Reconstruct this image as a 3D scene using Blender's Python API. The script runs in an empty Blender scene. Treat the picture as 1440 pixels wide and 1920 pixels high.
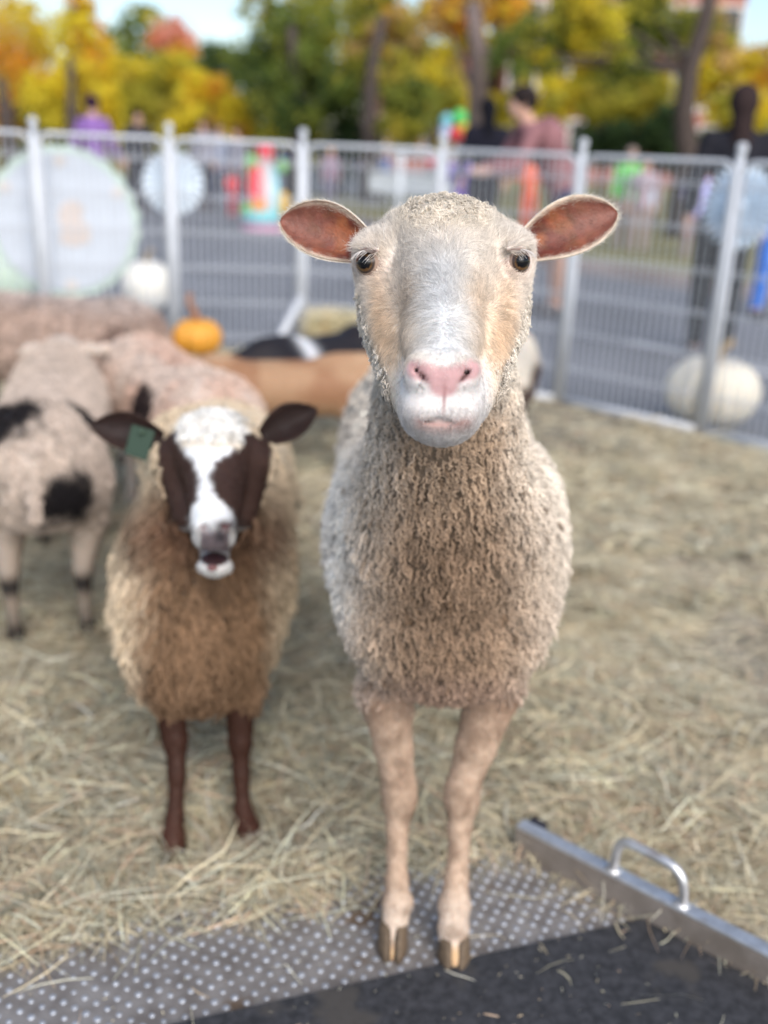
import bpy, math, random, time
import numpy as np
from mathutils import Matrix, Vector
T0 = time.time()
rnd = random.Random(7)
rng = np.random.default_rng(11)
rad = math.radians
scene = bpy.context.scene
col = scene.collection

# ------------------------------------------------------------------ camera
FPX = 1900.0
PITCH, ROLL, CAM = rad(19.7), rad(2.4), np.array([0.0, 0.0, 1.2])
FW = np.array([0, math.cos(PITCH), -math.sin(PITCH)])
_u = np.array([0, math.sin(PITCH), math.cos(PITCH)])
_r = np.array([1.0, 0, 0])
RT = _r * math.cos(ROLL) + _u * math.sin(ROLL)
UP = -_r * math.sin(ROLL) + _u * math.cos(ROLL)
cam_d = bpy.data.cameras.new('camera')
cam = bpy.data.objects.new('camera', cam_d)
col.objects.link(cam)
scene.camera = cam
M = Matrix(((RT[0], UP[0], -FW[0], CAM[0]), (RT[1], UP[1], -FW[1], CAM[1]), (RT[2], UP[2], -FW[2], CAM[2]), (0, 0, 0, 1)))
cam.matrix_world = M
cam_d.sensor_fit = 'VERTICAL'
cam_d.sensor_height = 24.0
cam_d.sensor_width = 18.0
cam_d.lens = 24.0 * FPX / 1920.0
cam_d.clip_start = 0.05
cam_d.clip_end = 400
cam_d.dof.use_dof = True
cam_d.dof.focus_distance = 0.985
cam_d.dof.aperture_fstop = 1.6

# ------------------------------------------------------------------ light
SUN_EL, SUN_AZ = 40.0, 158.0        # azimuth measured from +Y (view direction) towards +X
world = bpy.data.worlds.new('World')
scene.world = world
world.use_nodes = True
wn = world.node_tree
bg = wn.nodes['Background']
sky = wn.nodes.new('ShaderNodeTexSky')
sky.sky_type = 'NISHITA'
sky.sun_disc = False
sky.sun_elevation = rad(SUN_EL)
sky.sun_rotation = rad(SUN_AZ)
sky.air_density = 1.0
sky.dust_density = 0.7
sky.ozone_density = 1.0
hs = wn.nodes.new('ShaderNodeHueSaturation')          # thin high haze: paler blue than a clean sky
hs.inputs['Saturation'].default_value = 1.0
wn.links.new(sky.outputs[0], hs.inputs['Color'])
wn.links.new(hs.outputs[0], bg.inputs[0])
bg.inputs[1].default_value = 0.105
sun_d = bpy.data.lights.new('sun', 'SUN')
sun_d.energy = 2.9
sun_d.angle = rad(55)
sun_d.color = (1.0, 0.92, 0.83)
sun = bpy.data.objects.new('sun', sun_d)
col.objects.link(sun)
_sd = Vector((math.sin(rad(SUN_AZ)) * math.cos(rad(SUN_EL)), math.cos(rad(SUN_AZ)) * math.cos(rad(SUN_EL)), math.sin(rad(SUN_EL))))
sun.rotation_euler = _sd.to_track_quat('Z', 'Y').to_euler()
sun.location = (3, 2, 6)
scene.view_settings.view_transform = 'Standard'
scene.view_settings.look = 'None'
scene.view_settings.exposure = 0.84
scene.view_settings.gamma = 1.0
scene.view_settings.use_curve_mapping = False
scene.render.engine = 'CYCLES'
scene.cycles.max_bounces = 6
scene.cycles.transparent_max_bounces = 8
scene.cycles.use_denoising = True


def W(x, y, z):
    """photo pixel (1440x1920) and depth along the view axis -> world point"""
    return CAM + FW * z + RT * ((x - 720) / FPX * z) + UP * ((960 - y) / FPX * z)


def G(x, y, h=0.0):
    d = FW + RT * (x - 720) / FPX + UP * (960 - y) / FPX
    return CAM + d * ((h - CAM[2]) / d[2])


def PX(P):
    q = np.asarray(P) - CAM
    z = q @ FW
    return 720 + FPX * (q @ RT) / z, 960 - FPX * (q @ UP) / z, z


# ------------------------------------------------------------------ helpers
def tag(o, label=None, cat=None, group=None, kind=None):
    if label: o['label'] = label
    if cat: o['category'] = cat
    if group: o['group'] = group
    if kind: o['kind'] = kind
    return o


def empty(name, loc, label, cat, group=None, rz=0.0):
    o = bpy.data.objects.new(name, None)
    o.empty_display_size = 0.1
    col.objects.link(o)
    o.location = tuple(loc)
    o.rotation_euler = (0, 0, rz)
    tag(o, label, cat, group)
    return o


def link(name, data, parent=None, mat=None):
    o = bpy.data.objects.new(name, data)
    col.objects.link(o)
    if mat is not None and len(data.materials) == 0:
        data.materials.append(mat)
    if parent is not None:
        o.parent = parent
        o.matrix_parent_inverse = (Matrix.Translation(parent.location) @ Matrix.Rotation(parent.rotation_euler[2], 4, 'Z')).inverted() \
            if parent.parent is None else parent['_inv'] if '_inv' in parent else Matrix()
        if parent.parent is not None:
            # part of a part: parents of parts keep an identity world transform
            o.matrix_parent_inverse = Matrix()
    return o


def mesh_np(name, V, F, smooth=True, colors=None):
    V = np.asarray(V, dtype=np.float32)
    me = bpy.data.meshes.new(name)
    if isinstance(F, np.ndarray):
        nf, k = F.shape
        me.vertices.add(len(V)); me.vertices.foreach_set('co', V.ravel())
        me.loops.add(nf * k); me.loops.foreach_set('vertex_index', F.astype(np.int32).ravel())
        me.polygons.add(nf)
        me.polygons.foreach_set('loop_start', np.arange(0, nf * k, k, dtype=np.int32))
        me.update(calc_edges=True)
    else:
        me.from_pydata([tuple(v) for v in V], [], F)
        me.update()
    me.polygons.foreach_set('use_smooth', np.full(len(me.polygons), smooth, dtype=bool))
    if colors is not None:
        a = me.color_attributes.new('Col', 'FLOAT_COLOR', 'POINT')
        c = np.ones((len(V), 4), dtype=np.float32); c[:, :3] = colors
        a.data.foreach_set('color', c.ravel())
    me.validate()
    return me


class MB:
    """collects simple solids and makes one mesh of them"""
    def __init__(s): s.V = []; s.F = []; s.C = []; s.n = 0
    def add(s, V, F, c=None):
        V = np.asarray(V, dtype=float)
        s.V.append(V); s.F += [tuple(int(i) + s.n for i in f) for f in F]; s.n += len(V)
        s.C.append(np.tile(np.array(c if c is not None else (1, 1, 1), dtype=float), (len(V), 1)) if np.ndim(c) < 2 else np.asarray(c))
        return s
    def box(s, c, size, R=None, col_=None, bev=0.0):
        hx, hy, hz = [q / 2 for q in size]
        b = min(bev, hx * .9, hy * .9, hz * .9)
        if b <= 0:
            P = np.array([(x, y, z) for x in (-hx, hx) for y in (-hy, hy) for z in (-hz, hz)])
            F = [(0, 1, 3, 2), (4, 6, 7, 5), (0, 4, 5, 1), (2, 3, 7, 6), (0, 2, 6, 4), (1, 5, 7, 3)]
        else:
            import bmesh
            bm = bmesh.new(); bmesh.ops.create_cube(bm, size=1.0)
            for v in bm.verts: v.co = (v.co.x * 2 * hx, v.co.y * 2 * hy, v.co.z * 2 * hz)
            bmesh.ops.bevel(bm, geom=list(bm.edges), offset=b, segments=2, profile=0.5, affect='EDGES')
            bm.verts.index_update()
            P = np.array([tuple(v.co) for v in bm.verts]); F = [tuple(v.index for v in f.verts) for f in bm.faces]; bm.free()
        if R is not None: P = P @ np.asarray(R).T
        return s.add(P + np.asarray(c, dtype=float), F, col_)
    def tube(s, pts, r, n=8, col_=None, cap=True):
        pts = np.asarray(pts, dtype=float); m = len(pts)
        r = np.full(m, r) if np.ndim(r) == 0 else np.asarray(r)
        t = np.gradient(pts, axis=0); t /= np.linalg.norm(t, axis=1)[:, None] + 1e-12
        a = np.array([1.0, .13, .07]) if abs(t[0][0]) < .8 else np.array([.1, .2, 1.0])
        V = []
        for i in range(m):
            a = a - (a @ t[i]) * t[i]; a /= np.linalg.norm(a) + 1e-12; b = np.cross(t[i], a)
            th = np.arange(n) * 2 * math.pi / n
            V.append(pts[i] + r[i] * (np.cos(th)[:, None] * a + np.sin(th)[:, None] * b))
        V = np.concatenate(V)
        F = [(i * n + j, i * n + (j + 1) % n, (i + 1) * n + (j + 1) % n, (i + 1) * n + j) for i in range(m - 1) for j in range(n)]
        if cap: F += [tuple(range(n))[::-1], tuple((m - 1) * n + j for j in range(n))]
        return s.add(V, F, col_)
    def ball(s, c, rx, ry=None, rz=None, n=16, m=10, col_=None, ribs=0, ramp=0.0):
        ry = rx if ry is None else ry; rz = rx if rz is None else rz
        V = []
        for i in range(m + 1):
            ph = math.pi * i / m
            for j in range(n):
                th = 2 * math.pi * j / n
                k = 1 - ramp * (abs(math.sin(ribs * th / 2)) ** .5 < .5) * math.sin(ph) if ribs == 0 else 1 - ramp * (1 - abs(math.sin(ribs * th / 2)) ** .6)
                V.append((c[0] + rx * k * math.sin(ph) * math.cos(th), c[1] + ry * k * math.sin(ph) * math.sin(th), c[2] + rz * math.cos(ph) * (1 if ribs == 0 else (1 - .22 * math.exp(-(math.sin(ph) / .35) ** 2)))))
        F = [(i * n + j, (i + 1) * n + j, (i + 1) * n + (j + 1) % n, i * n + (j + 1) % n) for i in range(m) for j in range(n)]
        return s.add(V, F, col_)
    def build(s, name, mat, parent=None, smooth=False, kind=None, label=None):
        me = mesh_np(name, np.concatenate(s.V), s.F, smooth, np.concatenate(s.C))
        o = link(name, me, parent, mat)
        if kind: o['kind'] = kind
        if label: o['label'] = label
        return o


# ------------------------------------------------------------------ materials
def new_mat(name):
    m = bpy.data.materials.new(name); m.use_nodes = True
    return m, m.node_tree, m.node_tree.nodes['Principled BSDF']


def mat_attr(name, rough=.8, noise=(0, 1), bump=(0, 1), spec=.3, metal=0.0, trans=0.0, sss=0.0, sheen=0.0):
    """colour from the mesh or curve attribute, broken up by noise"""
    m, nt, b = new_mat(name)
    a = nt.nodes.new('ShaderNodeAttribute'); a.attribute_name = 'Col'
    src = a.outputs['Color']
    tc = nt.nodes.new('ShaderNodeNewGeometry')
    if noise[0]:
        n = nt.nodes.new('ShaderNodeTexNoise'); n.inputs['Scale'].default_value = noise[1]; n.inputs['Detail'].default_value = 6
        nt.links.new(tc.outputs['Position'], n.inputs['Vector'])
        mr = nt.nodes.new('ShaderNodeMapRange'); mr.inputs[1].default_value = .3; mr.inputs[2].default_value = .7
        mr.inputs[3].default_value = 1 - noise[0]; mr.inputs[4].default_value = 1 + noise[0] * .6
        nt.links.new(n.outputs[0], mr.inputs[0])
        mx = nt.nodes.new('ShaderNodeVectorMath'); mx.operation = 'SCALE'
        nt.links.new(src, mx.inputs[0]); nt.links.new(mr.outputs[0], mx.inputs['Scale'])
        src = mx.outputs[0]
    nt.links.new(src, b.inputs['Base Color'])
    if bump[0]:
        n2 = nt.nodes.new('ShaderNodeTexNoise'); n2.inputs['Scale'].default_value = bump[1]; n2.inputs['Detail'].default_value = 5
        nt.links.new(tc.outputs['Position'], n2.inputs['Vector'])
        bu = nt.nodes.new('ShaderNodeBump'); bu.inputs['Strength'].default_value = bump[0]; bu.inputs['Distance'].default_value = .6 / bump[1]
        nt.links.new(n2.outputs[0], bu.inputs['Height']); nt.links.new(bu.outputs[0], b.inputs['Normal'])
    b.inputs['Roughness'].default_value = rough
    b.inputs['Specular IOR Level'].default_value = spec
    b.inputs['Metallic'].default_value = metal
    if sss:
        b.inputs['Subsurface Weight'].default_value = sss; b.inputs['Subsurface Scale'].default_value = .006
        b.inputs['Subsurface Radius'].default_value = (1, .4, .25)
    if trans:
        t = nt.nodes.new('ShaderNodeBsdfTranslucent'); nt.links.new(src, t.inputs['Color'])
        mix = nt.nodes.new('ShaderNodeMixShader'); mix.inputs[0].default_value = trans
        nt.links.new(b.outputs[0], mix.inputs[1]); nt.links.new(t.outputs[0], mix.inputs[2])
        nt.links.new(mix.outputs[0], nt.nodes['Material Output'].inputs['Surface'])
    return m


M_SKIN = mat_attr('hide', .65, (.12, 60), (.25, 260), .25, sss=.25)
M_HAIR = mat_attr('coat_hair', .7, (0, 1), (0, 1), .2, trans=.25)
M_WOOL = mat_attr('wool', .9, (.2, 60), (0, 1), .1, trans=.08)
M_EAR = mat_attr('ear_skin', .5, (.3, 90), (.3, 200), .3, sss=.2)
M_HORN = mat_attr('hoof_horn', .65, (.25, 120), (.3, 180), .35)
M_STRAW = mat_attr('hay', .75, (.2, 30), (0, 1), .25, trans=.3)
M_PLAIN = mat_attr('painted', .55, (.06, 20), (0, 1), .35)
M_CLOTH = mat_attr('cloth', .9, (.15, 30), (.3, 60), .1)
M_LEAF = mat_attr('leaves', .6, (.15, 3), (0, 1), .25, trans=.5)
M_BARK = mat_attr('bark', .9, (.3, 12), (.7, 14), .1)
M_BALLOON = mat_attr('balloon', .25, (0, 1), (0, 1), .5, trans=.25)
M_WHITE = mat_attr('white_coating', .35, (.08, 9), (0, 1), .5)
M_PUMP = mat_attr('pumpkin_skin', .5, (.08, 14), (.12, 60), .4, sss=.1)


def mat_eye():
    m, nt, b = new_mat('eye')
    a = nt.nodes.new('ShaderNodeAttribute'); a.attribute_name = 'Col'
    nt.links.new(a.outputs['Color'], b.inputs['Base Color'])
    b.inputs['Roughness'].default_value = .25
    b.inputs['Coat Weight'].default_value = .28
    b.inputs['Specular IOR Level'].default_value = .2
    b.inputs['Coat Roughness'].default_value = .02
    return m


M_EYE = mat_eye()

# ------------------------------------------------------------------ implicit surfaces
class Field:
    def __init__(s, lo, hi, h):
        s.lo = np.array(lo, float); s.h = h
        s.n = np.ceil((np.array(hi) - s.lo) / h).astype(int) + 1
        s.ax = [(s.lo[i] + h * np.arange(s.n[i])).astype(np.float32) for i in range(3)]
        s.d = np.full(s.n, 1.0, np.float32)
    def _sl(s, lo, hi, m):
        a = np.clip(np.floor((np.array(lo) - m - s.lo) / s.h).astype(int), 0, s.n)
        b = np.clip(np.ceil((np.array(hi) + m - s.lo) / s.h).astype(int) + 1, 0, s.n)
        return a, b
    def _apply(s, fn, lo, hi, k, sub):
        a, b = s._sl(lo, hi, k + 3 * s.h)
        if np.any(b <= a): return
        sl = tuple(slice(a[i], b[i]) for i in range(3))
        X = s.ax[0][sl[0]][:, None, None]; Y = s.ax[1][sl[1]][None, :, None]; Z = s.ax[2][sl[2]][None, None, :]
        e = fn(X, Y, Z); d = s.d[sl]
        if sub: e = -e
        sg = -1.0 if sub else 1.0
        if k > 0:
            hh = np.maximum(k - np.abs(d - e), 0) / k
            s.d[sl] = (np.maximum(d, e) + hh * hh * k / 4) if sub else (np.minimum(d, e) - hh * hh * k / 4)
        else:
            s.d[sl] = np.maximum(d, e) if sub else np.minimum(d, e)
    def cone(s, a, b, ra, rb, k=.02, sub=False, flat=None):
        a = np.array(a, float); b = np.array(b, float); ba = b - a; L2 = max(ba @ ba, 1e-9)
        def fn(X, Y, Z):
            px, py, pz = X - a[0], Y - a[1], Z - a[2]
            t = np.clip((px * ba[0] + py * ba[1] + pz * ba[2]) / L2, 0, 1)
            return np.sqrt((px - t * ba[0]) ** 2 + (py - t * ba[1]) ** 2 + (pz - t * ba[2]) ** 2) - (ra + t * (rb - ra))
        R = max(ra, rb)
        s._apply(fn, np.minimum(a, b) - R, np.maximum(a, b) + R, k, sub)
    def ell(s, c, r, R=None, k=.02, sub=False):
        c = np.array(c, float); r = np.array(r, float); R = np.eye(3) if R is None else np.asarray(R, float)
        def fn(X, Y, Z):
            px, py, pz = X - c[0], Y - c[1], Z - c[2]
            q = [R[i][0] * px + R[i][1] * py + R[i][2] * pz for i in range(3)]
            k0 = np.sqrt(sum((q[i] / r[i]) ** 2 for i in range(3)))
            k1 = np.sqrt(sum((q[i] / r[i] ** 2) ** 2 for i in range(3))) + 1e-6
            return k0 * (k0 - 1) / k1
        m = r.max(); s._apply(fn, c - m, c + m, k, sub)
    def mesh(s, smooth=1):
        d = s.d
        ins = d < 0
        c = sum(ins[i:i + s.n[0] - 1, j:j + s.n[1] - 1, k:k + s.n[2] - 1].astype(np.int8) for i in (0, 1) for j in (0, 1) for k in (0, 1))
        act = (c > 0) & (c < 8)
        I = np.argwhere(act)
        val = {(i, j, k): d[I[:, 0] + i, I[:, 1] + j, I[:, 2] + k] for i in (0, 1) for j in (0, 1) for k in (0, 1)}
        acc = np.zeros((len(I), 3)); cnt = np.zeros(len(I))
        for a in val:
            for ax in range(3):
                if a[ax] == 0:
                    b = list(a); b[ax] = 1; b = tuple(b)
                    va, vb = val[a], val[b]
                    x = (va < 0) != (vb < 0)
                    t = np.where(x, va / np.where(x, va - vb, 1), 0)
                    p = np.tile(np.array(a, float), (len(I), 1)); p[:, ax] = t
                    acc[x] += p[x]; cnt[x] += 1
        V = s.lo + s.h * (I + acc / cnt[:, None])
        idm = np.full(act.shape, -1, np.int64); idm[act] = np.arange(len(I))
        Q = []
        for ax in range(3):
            o = [q for q in range(3) if q != ax]
            sl0 = [slice(1, s.n[q] - 1) for q in range(3)]; sl1 = list(sl0)
            sl0[ax] = slice(0, s.n[ax] - 1); sl1[ax] = slice(1, s.n[ax])
            A = ins[tuple(sl0)]; B = ins[tuple(sl1)]
            E = np.argwhere(A != B); flip = A[tuple(E.T)]
            E = E + np.array([0 if q == ax else 1 for q in range(3)])
            e1 = np.zeros(3, int); e1[o[0]] = 1; e2 = np.zeros(3, int); e2[o[1]] = 1
            q = np.stack([idm[tuple((E - e1 - e2).T)], idm[tuple((E - e2).T)], idm[tuple(E.T)], idm[tuple((E - e1).T)]], 1)
            if ax == 1: flip = ~flip
            q = np.where(flip[:, None], q, q[:, ::-1])
            Q.append(q)
        F = np.concatenate(Q); F = F[(F >= 0).all(1)]
        for _ in range(smooth):
            acc = np.zeros_like(V); n = np.zeros(len(V))
            for a, b in ((0, 1), (1, 2), (2, 3), (3, 0)):
                np.add.at(acc, F[:, a], V[F[:, b]]); np.add.at(acc, F[:, b], V[F[:, a]])
                np.add.at(n, F[:, a], 1); np.add.at(n, F[:, b], 1)
            V = V * .45 + .55 * acc / np.maximum(n, 1)[:, None]
        return V, F


def vnormals(V, F):
    N = np.zeros_like(V)
    n = np.cross(V[F[:, 2]] - V[F[:, 0]], V[F[:, 3 if F.shape[1] > 3 else 1]] - V[F[:, 1 if F.shape[1] > 3 else 0]])
    for k in range(F.shape[1]): np.add.at(N, F[:, k], n)
    return N / (np.linalg.norm(N, axis=1)[:, None] + 1e-12)


def scatter(V, F, N, n, wfn=None):
    """n random points on the surface: positions and normals"""
    T = np.concatenate([F[:, [0, 1, 2]], F[:, [0, 2, 3]]]) if F.shape[1] == 4 else F
    ar = np.linalg.norm(np.cross(V[T[:, 1]] - V[T[:, 0]], V[T[:, 2]] - V[T[:, 0]]), axis=1)
    if wfn is not None: ar = ar * np.maximum(wfn(V[T].mean(1)), 0)
    cs = np.cumsum(ar); t = np.searchsorted(cs, rng.random(n) * cs[-1]); t = np.minimum(t, len(T) - 1)
    a, b = rng.random(n), rng.random(n); sw = a + b > 1; a[sw] = 1 - a[sw]; b[sw] = 1 - b[sw]
    q = T[t]; w = np.stack([1 - a - b, a, b], 1)[:, :, None]
    P = (V[q] * w).sum(1); nn = (N[q] * w).sum(1)
    return P, nn / (np.linalg.norm(nn, axis=1)[:, None] + 1e-12)


def unit(a): return a / (np.linalg.norm(a, axis=-1)[..., None] + 1e-12)


def curves_obj(name, P, R, C, mat, parent, kind='stuff'):
    """P (n,k,3) points, R (n,k) radii, C (n,3) colours"""
    n, k = P.shape[:2]
    hc = bpy.data.hair_curves.new(name)
    hc.add_curves([k] * n)
    hc.attributes['position'].data.foreach_set('vector', P.astype(np.float32).ravel())
    a = hc.attributes.get('radius') or hc.attributes.new('radius', 'FLOAT', 'POINT')
    a.data.foreach_set('value', R.astype(np.float32).ravel())
    c = hc.attributes.new('Col', 'FLOAT_COLOR', 'CURVE')
    cc = np.ones((n, 4), np.float32); cc[:, :3] = np.clip(C, 0, 1)
    c.data.foreach_set('color', cc.ravel())
    o = link(name, hc, parent, mat)
    if kind: o['kind'] = kind
    return o


def fur(P, N, D, L, r, C, lift=.35, wave=.0, k=5, jit=.25, bend=.5):
    """short hairs: D flow direction, L length per hair"""
    n = len(P)
    T = unit(D - (D * N).sum(1)[:, None] * N + rng.normal(0, jit, (n, 3)))
    T = unit(T - (T * N).sum(1)[:, None] * N)
    s = np.linspace(0, 1, k)[None, :, None]
    Lc = L[:, None, None]
    lf = (lift * (1 + rng.normal(0, .3, n)))[:, None, None]
    B = np.cross(N, T)[:, None, :]
    w = (rng.normal(0, .35, n))[:, None, None]
    Q = P[:, None, :] - N[:, None, :] * .0008 + N[:, None, :] * (lf * Lc * s * (1 - bend * s)) + T[:, None, :] * Lc * s + B * (w * Lc * s * s)
    if wave: Q = Q + B * wave * np.sin(s * 9 + rng.random(n)[:, None, None] * 6.3)
    R = r * (1 - .75 * np.linspace(0, 1, k))[None, :] * (1 + rng.normal(0, .2, n))[:, None]
    return Q, np.maximum(R, 1e-5), C


def locks(P, N, D, L, C, m=4, amp=.0018, freq=2.4, r=.0008, lift=.45, k=9, spread=.0011, jit=.3, cvar=.12):
    """crimped wool locks: m strands that share one wave"""
    n = len(P)
    T = unit(D - (D * N).sum(1)[:, None] * N + rng.normal(0, jit, (n, 3)))
    T = unit(T - (T * N).sum(1)[:, None] * N)
    B = np.cross(N, T)
    s = np.linspace(0, 1, k)[None, :]
    ph = rng.random(n)[:, None] * 6.28; fr = (freq * (1 + rng.normal(0, .2, n)))[:, None]
    A = (amp * (1 + rng.normal(0, .25, n)))[:, None] * np.minimum(s * 3, 1)
    lf = (lift * (1 + rng.normal(0, .2, n)))[:, None]
    base = P[:, None, :] + N[:, None, :] * ((lf * L[:, None] * s * (1 - .45 * s)) + .6 * A * np.cos(6.28 * fr * s + ph) - .002)[:, :, None] \
        + T[:, None, :] * (L[:, None] * s * (1 - .25 * lf))[:, :, None] + B[:, None, :] * (A * np.sin(6.28 * fr * s + ph))[:, :, None]
    Q = []; R = []; CC = []
    for i in range(m):
        off = rng.normal(0, spread, (n, 1, 3)) * (1 - .55 * s[:, :, None])
        Q.append(base + off)
        R.append(r * (1 - .55 * s) * (1 + rng.normal(0, .15, (n, 1))))
        CC.append(C * (1 + rng.normal(0, cvar, (n, 1))))
    return np.concatenate(Q), np.maximum(np.concatenate(R), 1e-5), np.concatenate(CC)


def gs(x, c, w): return np.exp(-((x - c) / w) ** 2)
def sm(x, a, b):
    t = np.clip((x - a) / (b - a), 0, 1); return t * t * (3 - 2 * t)
def mixc(C, c, w): return C * (1 - w[:, None]) + np.array(c)[None, :] * w[:, None]


def vnoise(P, f, seed=0):
    """smooth value noise 0..1 on points"""
    r = np.random.default_rng(seed); tab = r.random((32, 32, 32))
    q = np.asarray(P) * f + 100.0; i = np.floor(q).astype(int); t = q - i; t = t * t * (3 - 2 * t); i %= 32; j = (i + 1) % 32
    o = 0
    for a in (0, 1):
        for b in (0, 1):
            for c in (0, 1):
                w = (t[:, 0] if a else 1 - t[:, 0]) * (t[:, 1] if b else 1 - t[:, 1]) * (t[:, 2] if c else 1 - t[:, 2])
                o = o + w * tab[(j if a else i)[:, 0], (j if b else i)[:, 1], (j if c else i)[:, 2]]
    return o


def rotm(ax, ang):
    return np.array(Matrix.Rotation(ang, 3, Vector(ax)))


def eyeball(c, r, gaze, name, parent, iris=(.085, .045, .018), roll=0):
    g = unit(np.array(gaze, float)); h = unit(np.cross(g, [0, 0, 1.0])); v = np.cross(h, g)
    V = []; C = []
    n, m = 40, 30
    for i in range(m + 1):
        ph = math.pi * i / m
        for j in range(n):
            th = 2 * math.pi * j / n
            x, y, z = math.sin(ph) * math.cos(th), math.sin(ph) * math.sin(th), math.cos(ph)
            bul = 1 + .10 * max(0, (z - .80)) / .2
            V.append(np.array(c) + r * bul * (h * x + v * y + g * z))
            e = math.hypot(x / .56, y / .46)
            ir = math.hypot(x, y)
            cc = (.004, .004, .005) if e < 1 and z > 0 else (np.array(iris) * (1.5 if y < -.15 else .8) if ir < .66 and z > 0 else (.05, .035, .03) if ir < .8 else (.30, .22, .18))
            C.append(cc)
    F = [(i * n + j, (i + 1) * n + j, (i + 1) * n + (j + 1) % n, i * n + (j + 1) % n) for i in range(m) for j in range(n)]
    return link(name, mesh_np(name, np.array(V), np.array(F), True, np.array(C)), parent, M_EYE)


def ear_mesh(root, tip, up, halfw, cup=.6, thick=.0016, bendv=(0, 0, 0), nu=26, nv=17, prof=None, curl=.0):
    """leaf-shaped cupped ear: returns front patch V,F with params (s,t)"""
    root = np.array(root, float); tip = np.array(tip, float); ax = tip - root; L = np.linalg.norm(ax); ax = ax / L
    up = np.array(up, float); up = up - (up @ ax) * ax; up /= np.linalg.norm(up); nr = np.cross(ax, up)
    if nr @ (CAM - root) < 0: nr = -nr
    V = []; S = []
    for i in range(nu):
        s = i / (nu - 1)
        if prof is None: w = halfw * (max(0.0, (math.sin(math.pi * min(1, (s * .93 + .07)) ** .8)) ** .75) if s > 0 else .6) if s > 0.0 else halfw * .42
        else: w = halfw * prof(s)
        cc = root + ax * L * s + np.array(bendv) * (4 * s * (1 - s))
        for j in range(nv):
            t = -1 + 2 * j / (nv - 1)
            ang = t * cup
            yy = math.sin(ang) / max(math.sin(cup), 1e-3) * w; zz = (1 - math.cos(ang)) / max(math.sin(cup), 1e-3) * w
            V.append(cc + up * yy + nr * zz * (1.0 + curl * (1 - s))); S.append((s, t))
    V = np.array(V); S = np.array(S)
    F = np.array([(i * nv + j, i * nv + j + 1, (i + 1) * nv + j + 1, (i + 1) * nv + j) for i in range(nu - 1) for j in range(nv - 1)])
    N = vnormals(V, F)
    if (N @ nr).mean() < 0: F = F[:, ::-1]; N = -N
    nV = len(V)
    V2 = np.concatenate([V, V - N * thick])
    F2 = np.concatenate([F, F[:, ::-1] + nV])
    rim = [j for j in range(nv)] + [i * nv + nv - 1 for i in range(1, nu)] + [(nu - 1) * nv + j for j in range(nv - 2, -1, -1)] + [i * nv for i in range(nu - 2, 0, -1)]
    rq = np.array([(rim[i], rim[(i + 1) % len(rim)], rim[(i + 1) % len(rim)] + nV, rim[i] + nV) for i in range(len(rim))])
    return V2, np.concatenate([F2, rq]), S, N, nV, ax, nr


# ================================================================== GROUND
def grid_mesh(x0, x1, y0, y1, nx, ny, hf, cf):
    xs = np.linspace(x0, x1, nx); ys = np.linspace(y0, y1, ny)
    X, Y = np.meshgrid(xs, ys, indexing='ij'); P = np.stack([X.ravel(), Y.ravel(), np.zeros(nx * ny)], 1)
    P[:, 2] = hf(P); C = cf(P)
    i = np.arange(nx - 1)[:, None] * ny + np.arange(ny - 1)[None, :]
    i = i.ravel()
    return P, np.stack([i, i + ny, i + ny + 1, i + 1], 1), C


def mat_asphalt():
    m, nt, b = new_mat('asphalt')
    g = nt.nodes.new('ShaderNodeNewGeometry')
    n = nt.nodes.new('ShaderNodeTexNoise'); n.inputs['Scale'].default_value = 160; n.inputs['Detail'].default_value = 4
    n2 = nt.nodes.new('ShaderNodeTexNoise'); n2.inputs['Scale'].default_value = .9; n2.inputs['Detail'].default_value = 6
    for q in (n, n2): nt.links.new(g.outputs['Position'], q.inputs['Vector'])
    ad = nt.nodes.new('ShaderNodeMath'); ad.operation = 'ADD'
    nt.links.new(n.outputs[0], ad.inputs[0]); nt.links.new(n2.outputs[0], ad.inputs[1])
    cr = nt.nodes.new('ShaderNodeValToRGB')
    cr.color_ramp.elements[0].position = .35; cr.color_ramp.elements[0].color = (.07, .075, .09, 1)
    cr.color_ramp.elements[1].position = .68; cr.color_ramp.elements[1].color = (.19, .20, .225, 1)
    hf = nt.nodes.new('ShaderNodeMath'); hf.operation = 'MULTIPLY'; hf.inputs[1].default_value = .5
    nt.links.new(ad.outputs[0], hf.inputs[0]); nt.links.new(hf.outputs[0], cr.inputs[0]); nt.links.new(cr.outputs[0], b.inputs['Base Color'])
    bu = nt.nodes.new('ShaderNodeBump'); bu.inputs['Strength'].default_value = .4; bu.inputs['Distance'].default_value = .004
    nt.links.new(n.outputs[0], bu.inputs['Height']); nt.links.new(bu.outputs[0], b.inputs['Normal'])
    b.inputs['Roughness'].default_value = .85
    return m


M_ASPH = mat_asphalt()
gm = mesh_np('asphalt_ground', [(-150, -20, 0), (150, -20, 0), (150, 200, 0), (-150, 200, 0)], [(0, 1, 2, 3)], False)
tag(link('asphalt_ground', gm, None, M_ASPH), 'grey asphalt of the street outside the pen', None, None, 'structure')

# fence line first (bottom pixels of the posts)
FB = [(-150, 700), (95, 700), (330, 700), (563, 702), (806, 722), (1045, 765), (1310, 825), (1640, 905), (2120, 1010)]
FP = [G(x, y) for x, y in FB]


def inside_pen(P):
    """1 inside the fence line, falling to 0 beyond it"""
    fx = np.array([p[0] for p in FP]); fy = np.array([p[1] for p in FP])
    lim = np.interp(P[:, 0], fx, fy)
    return lim - P[:, 1]


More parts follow.
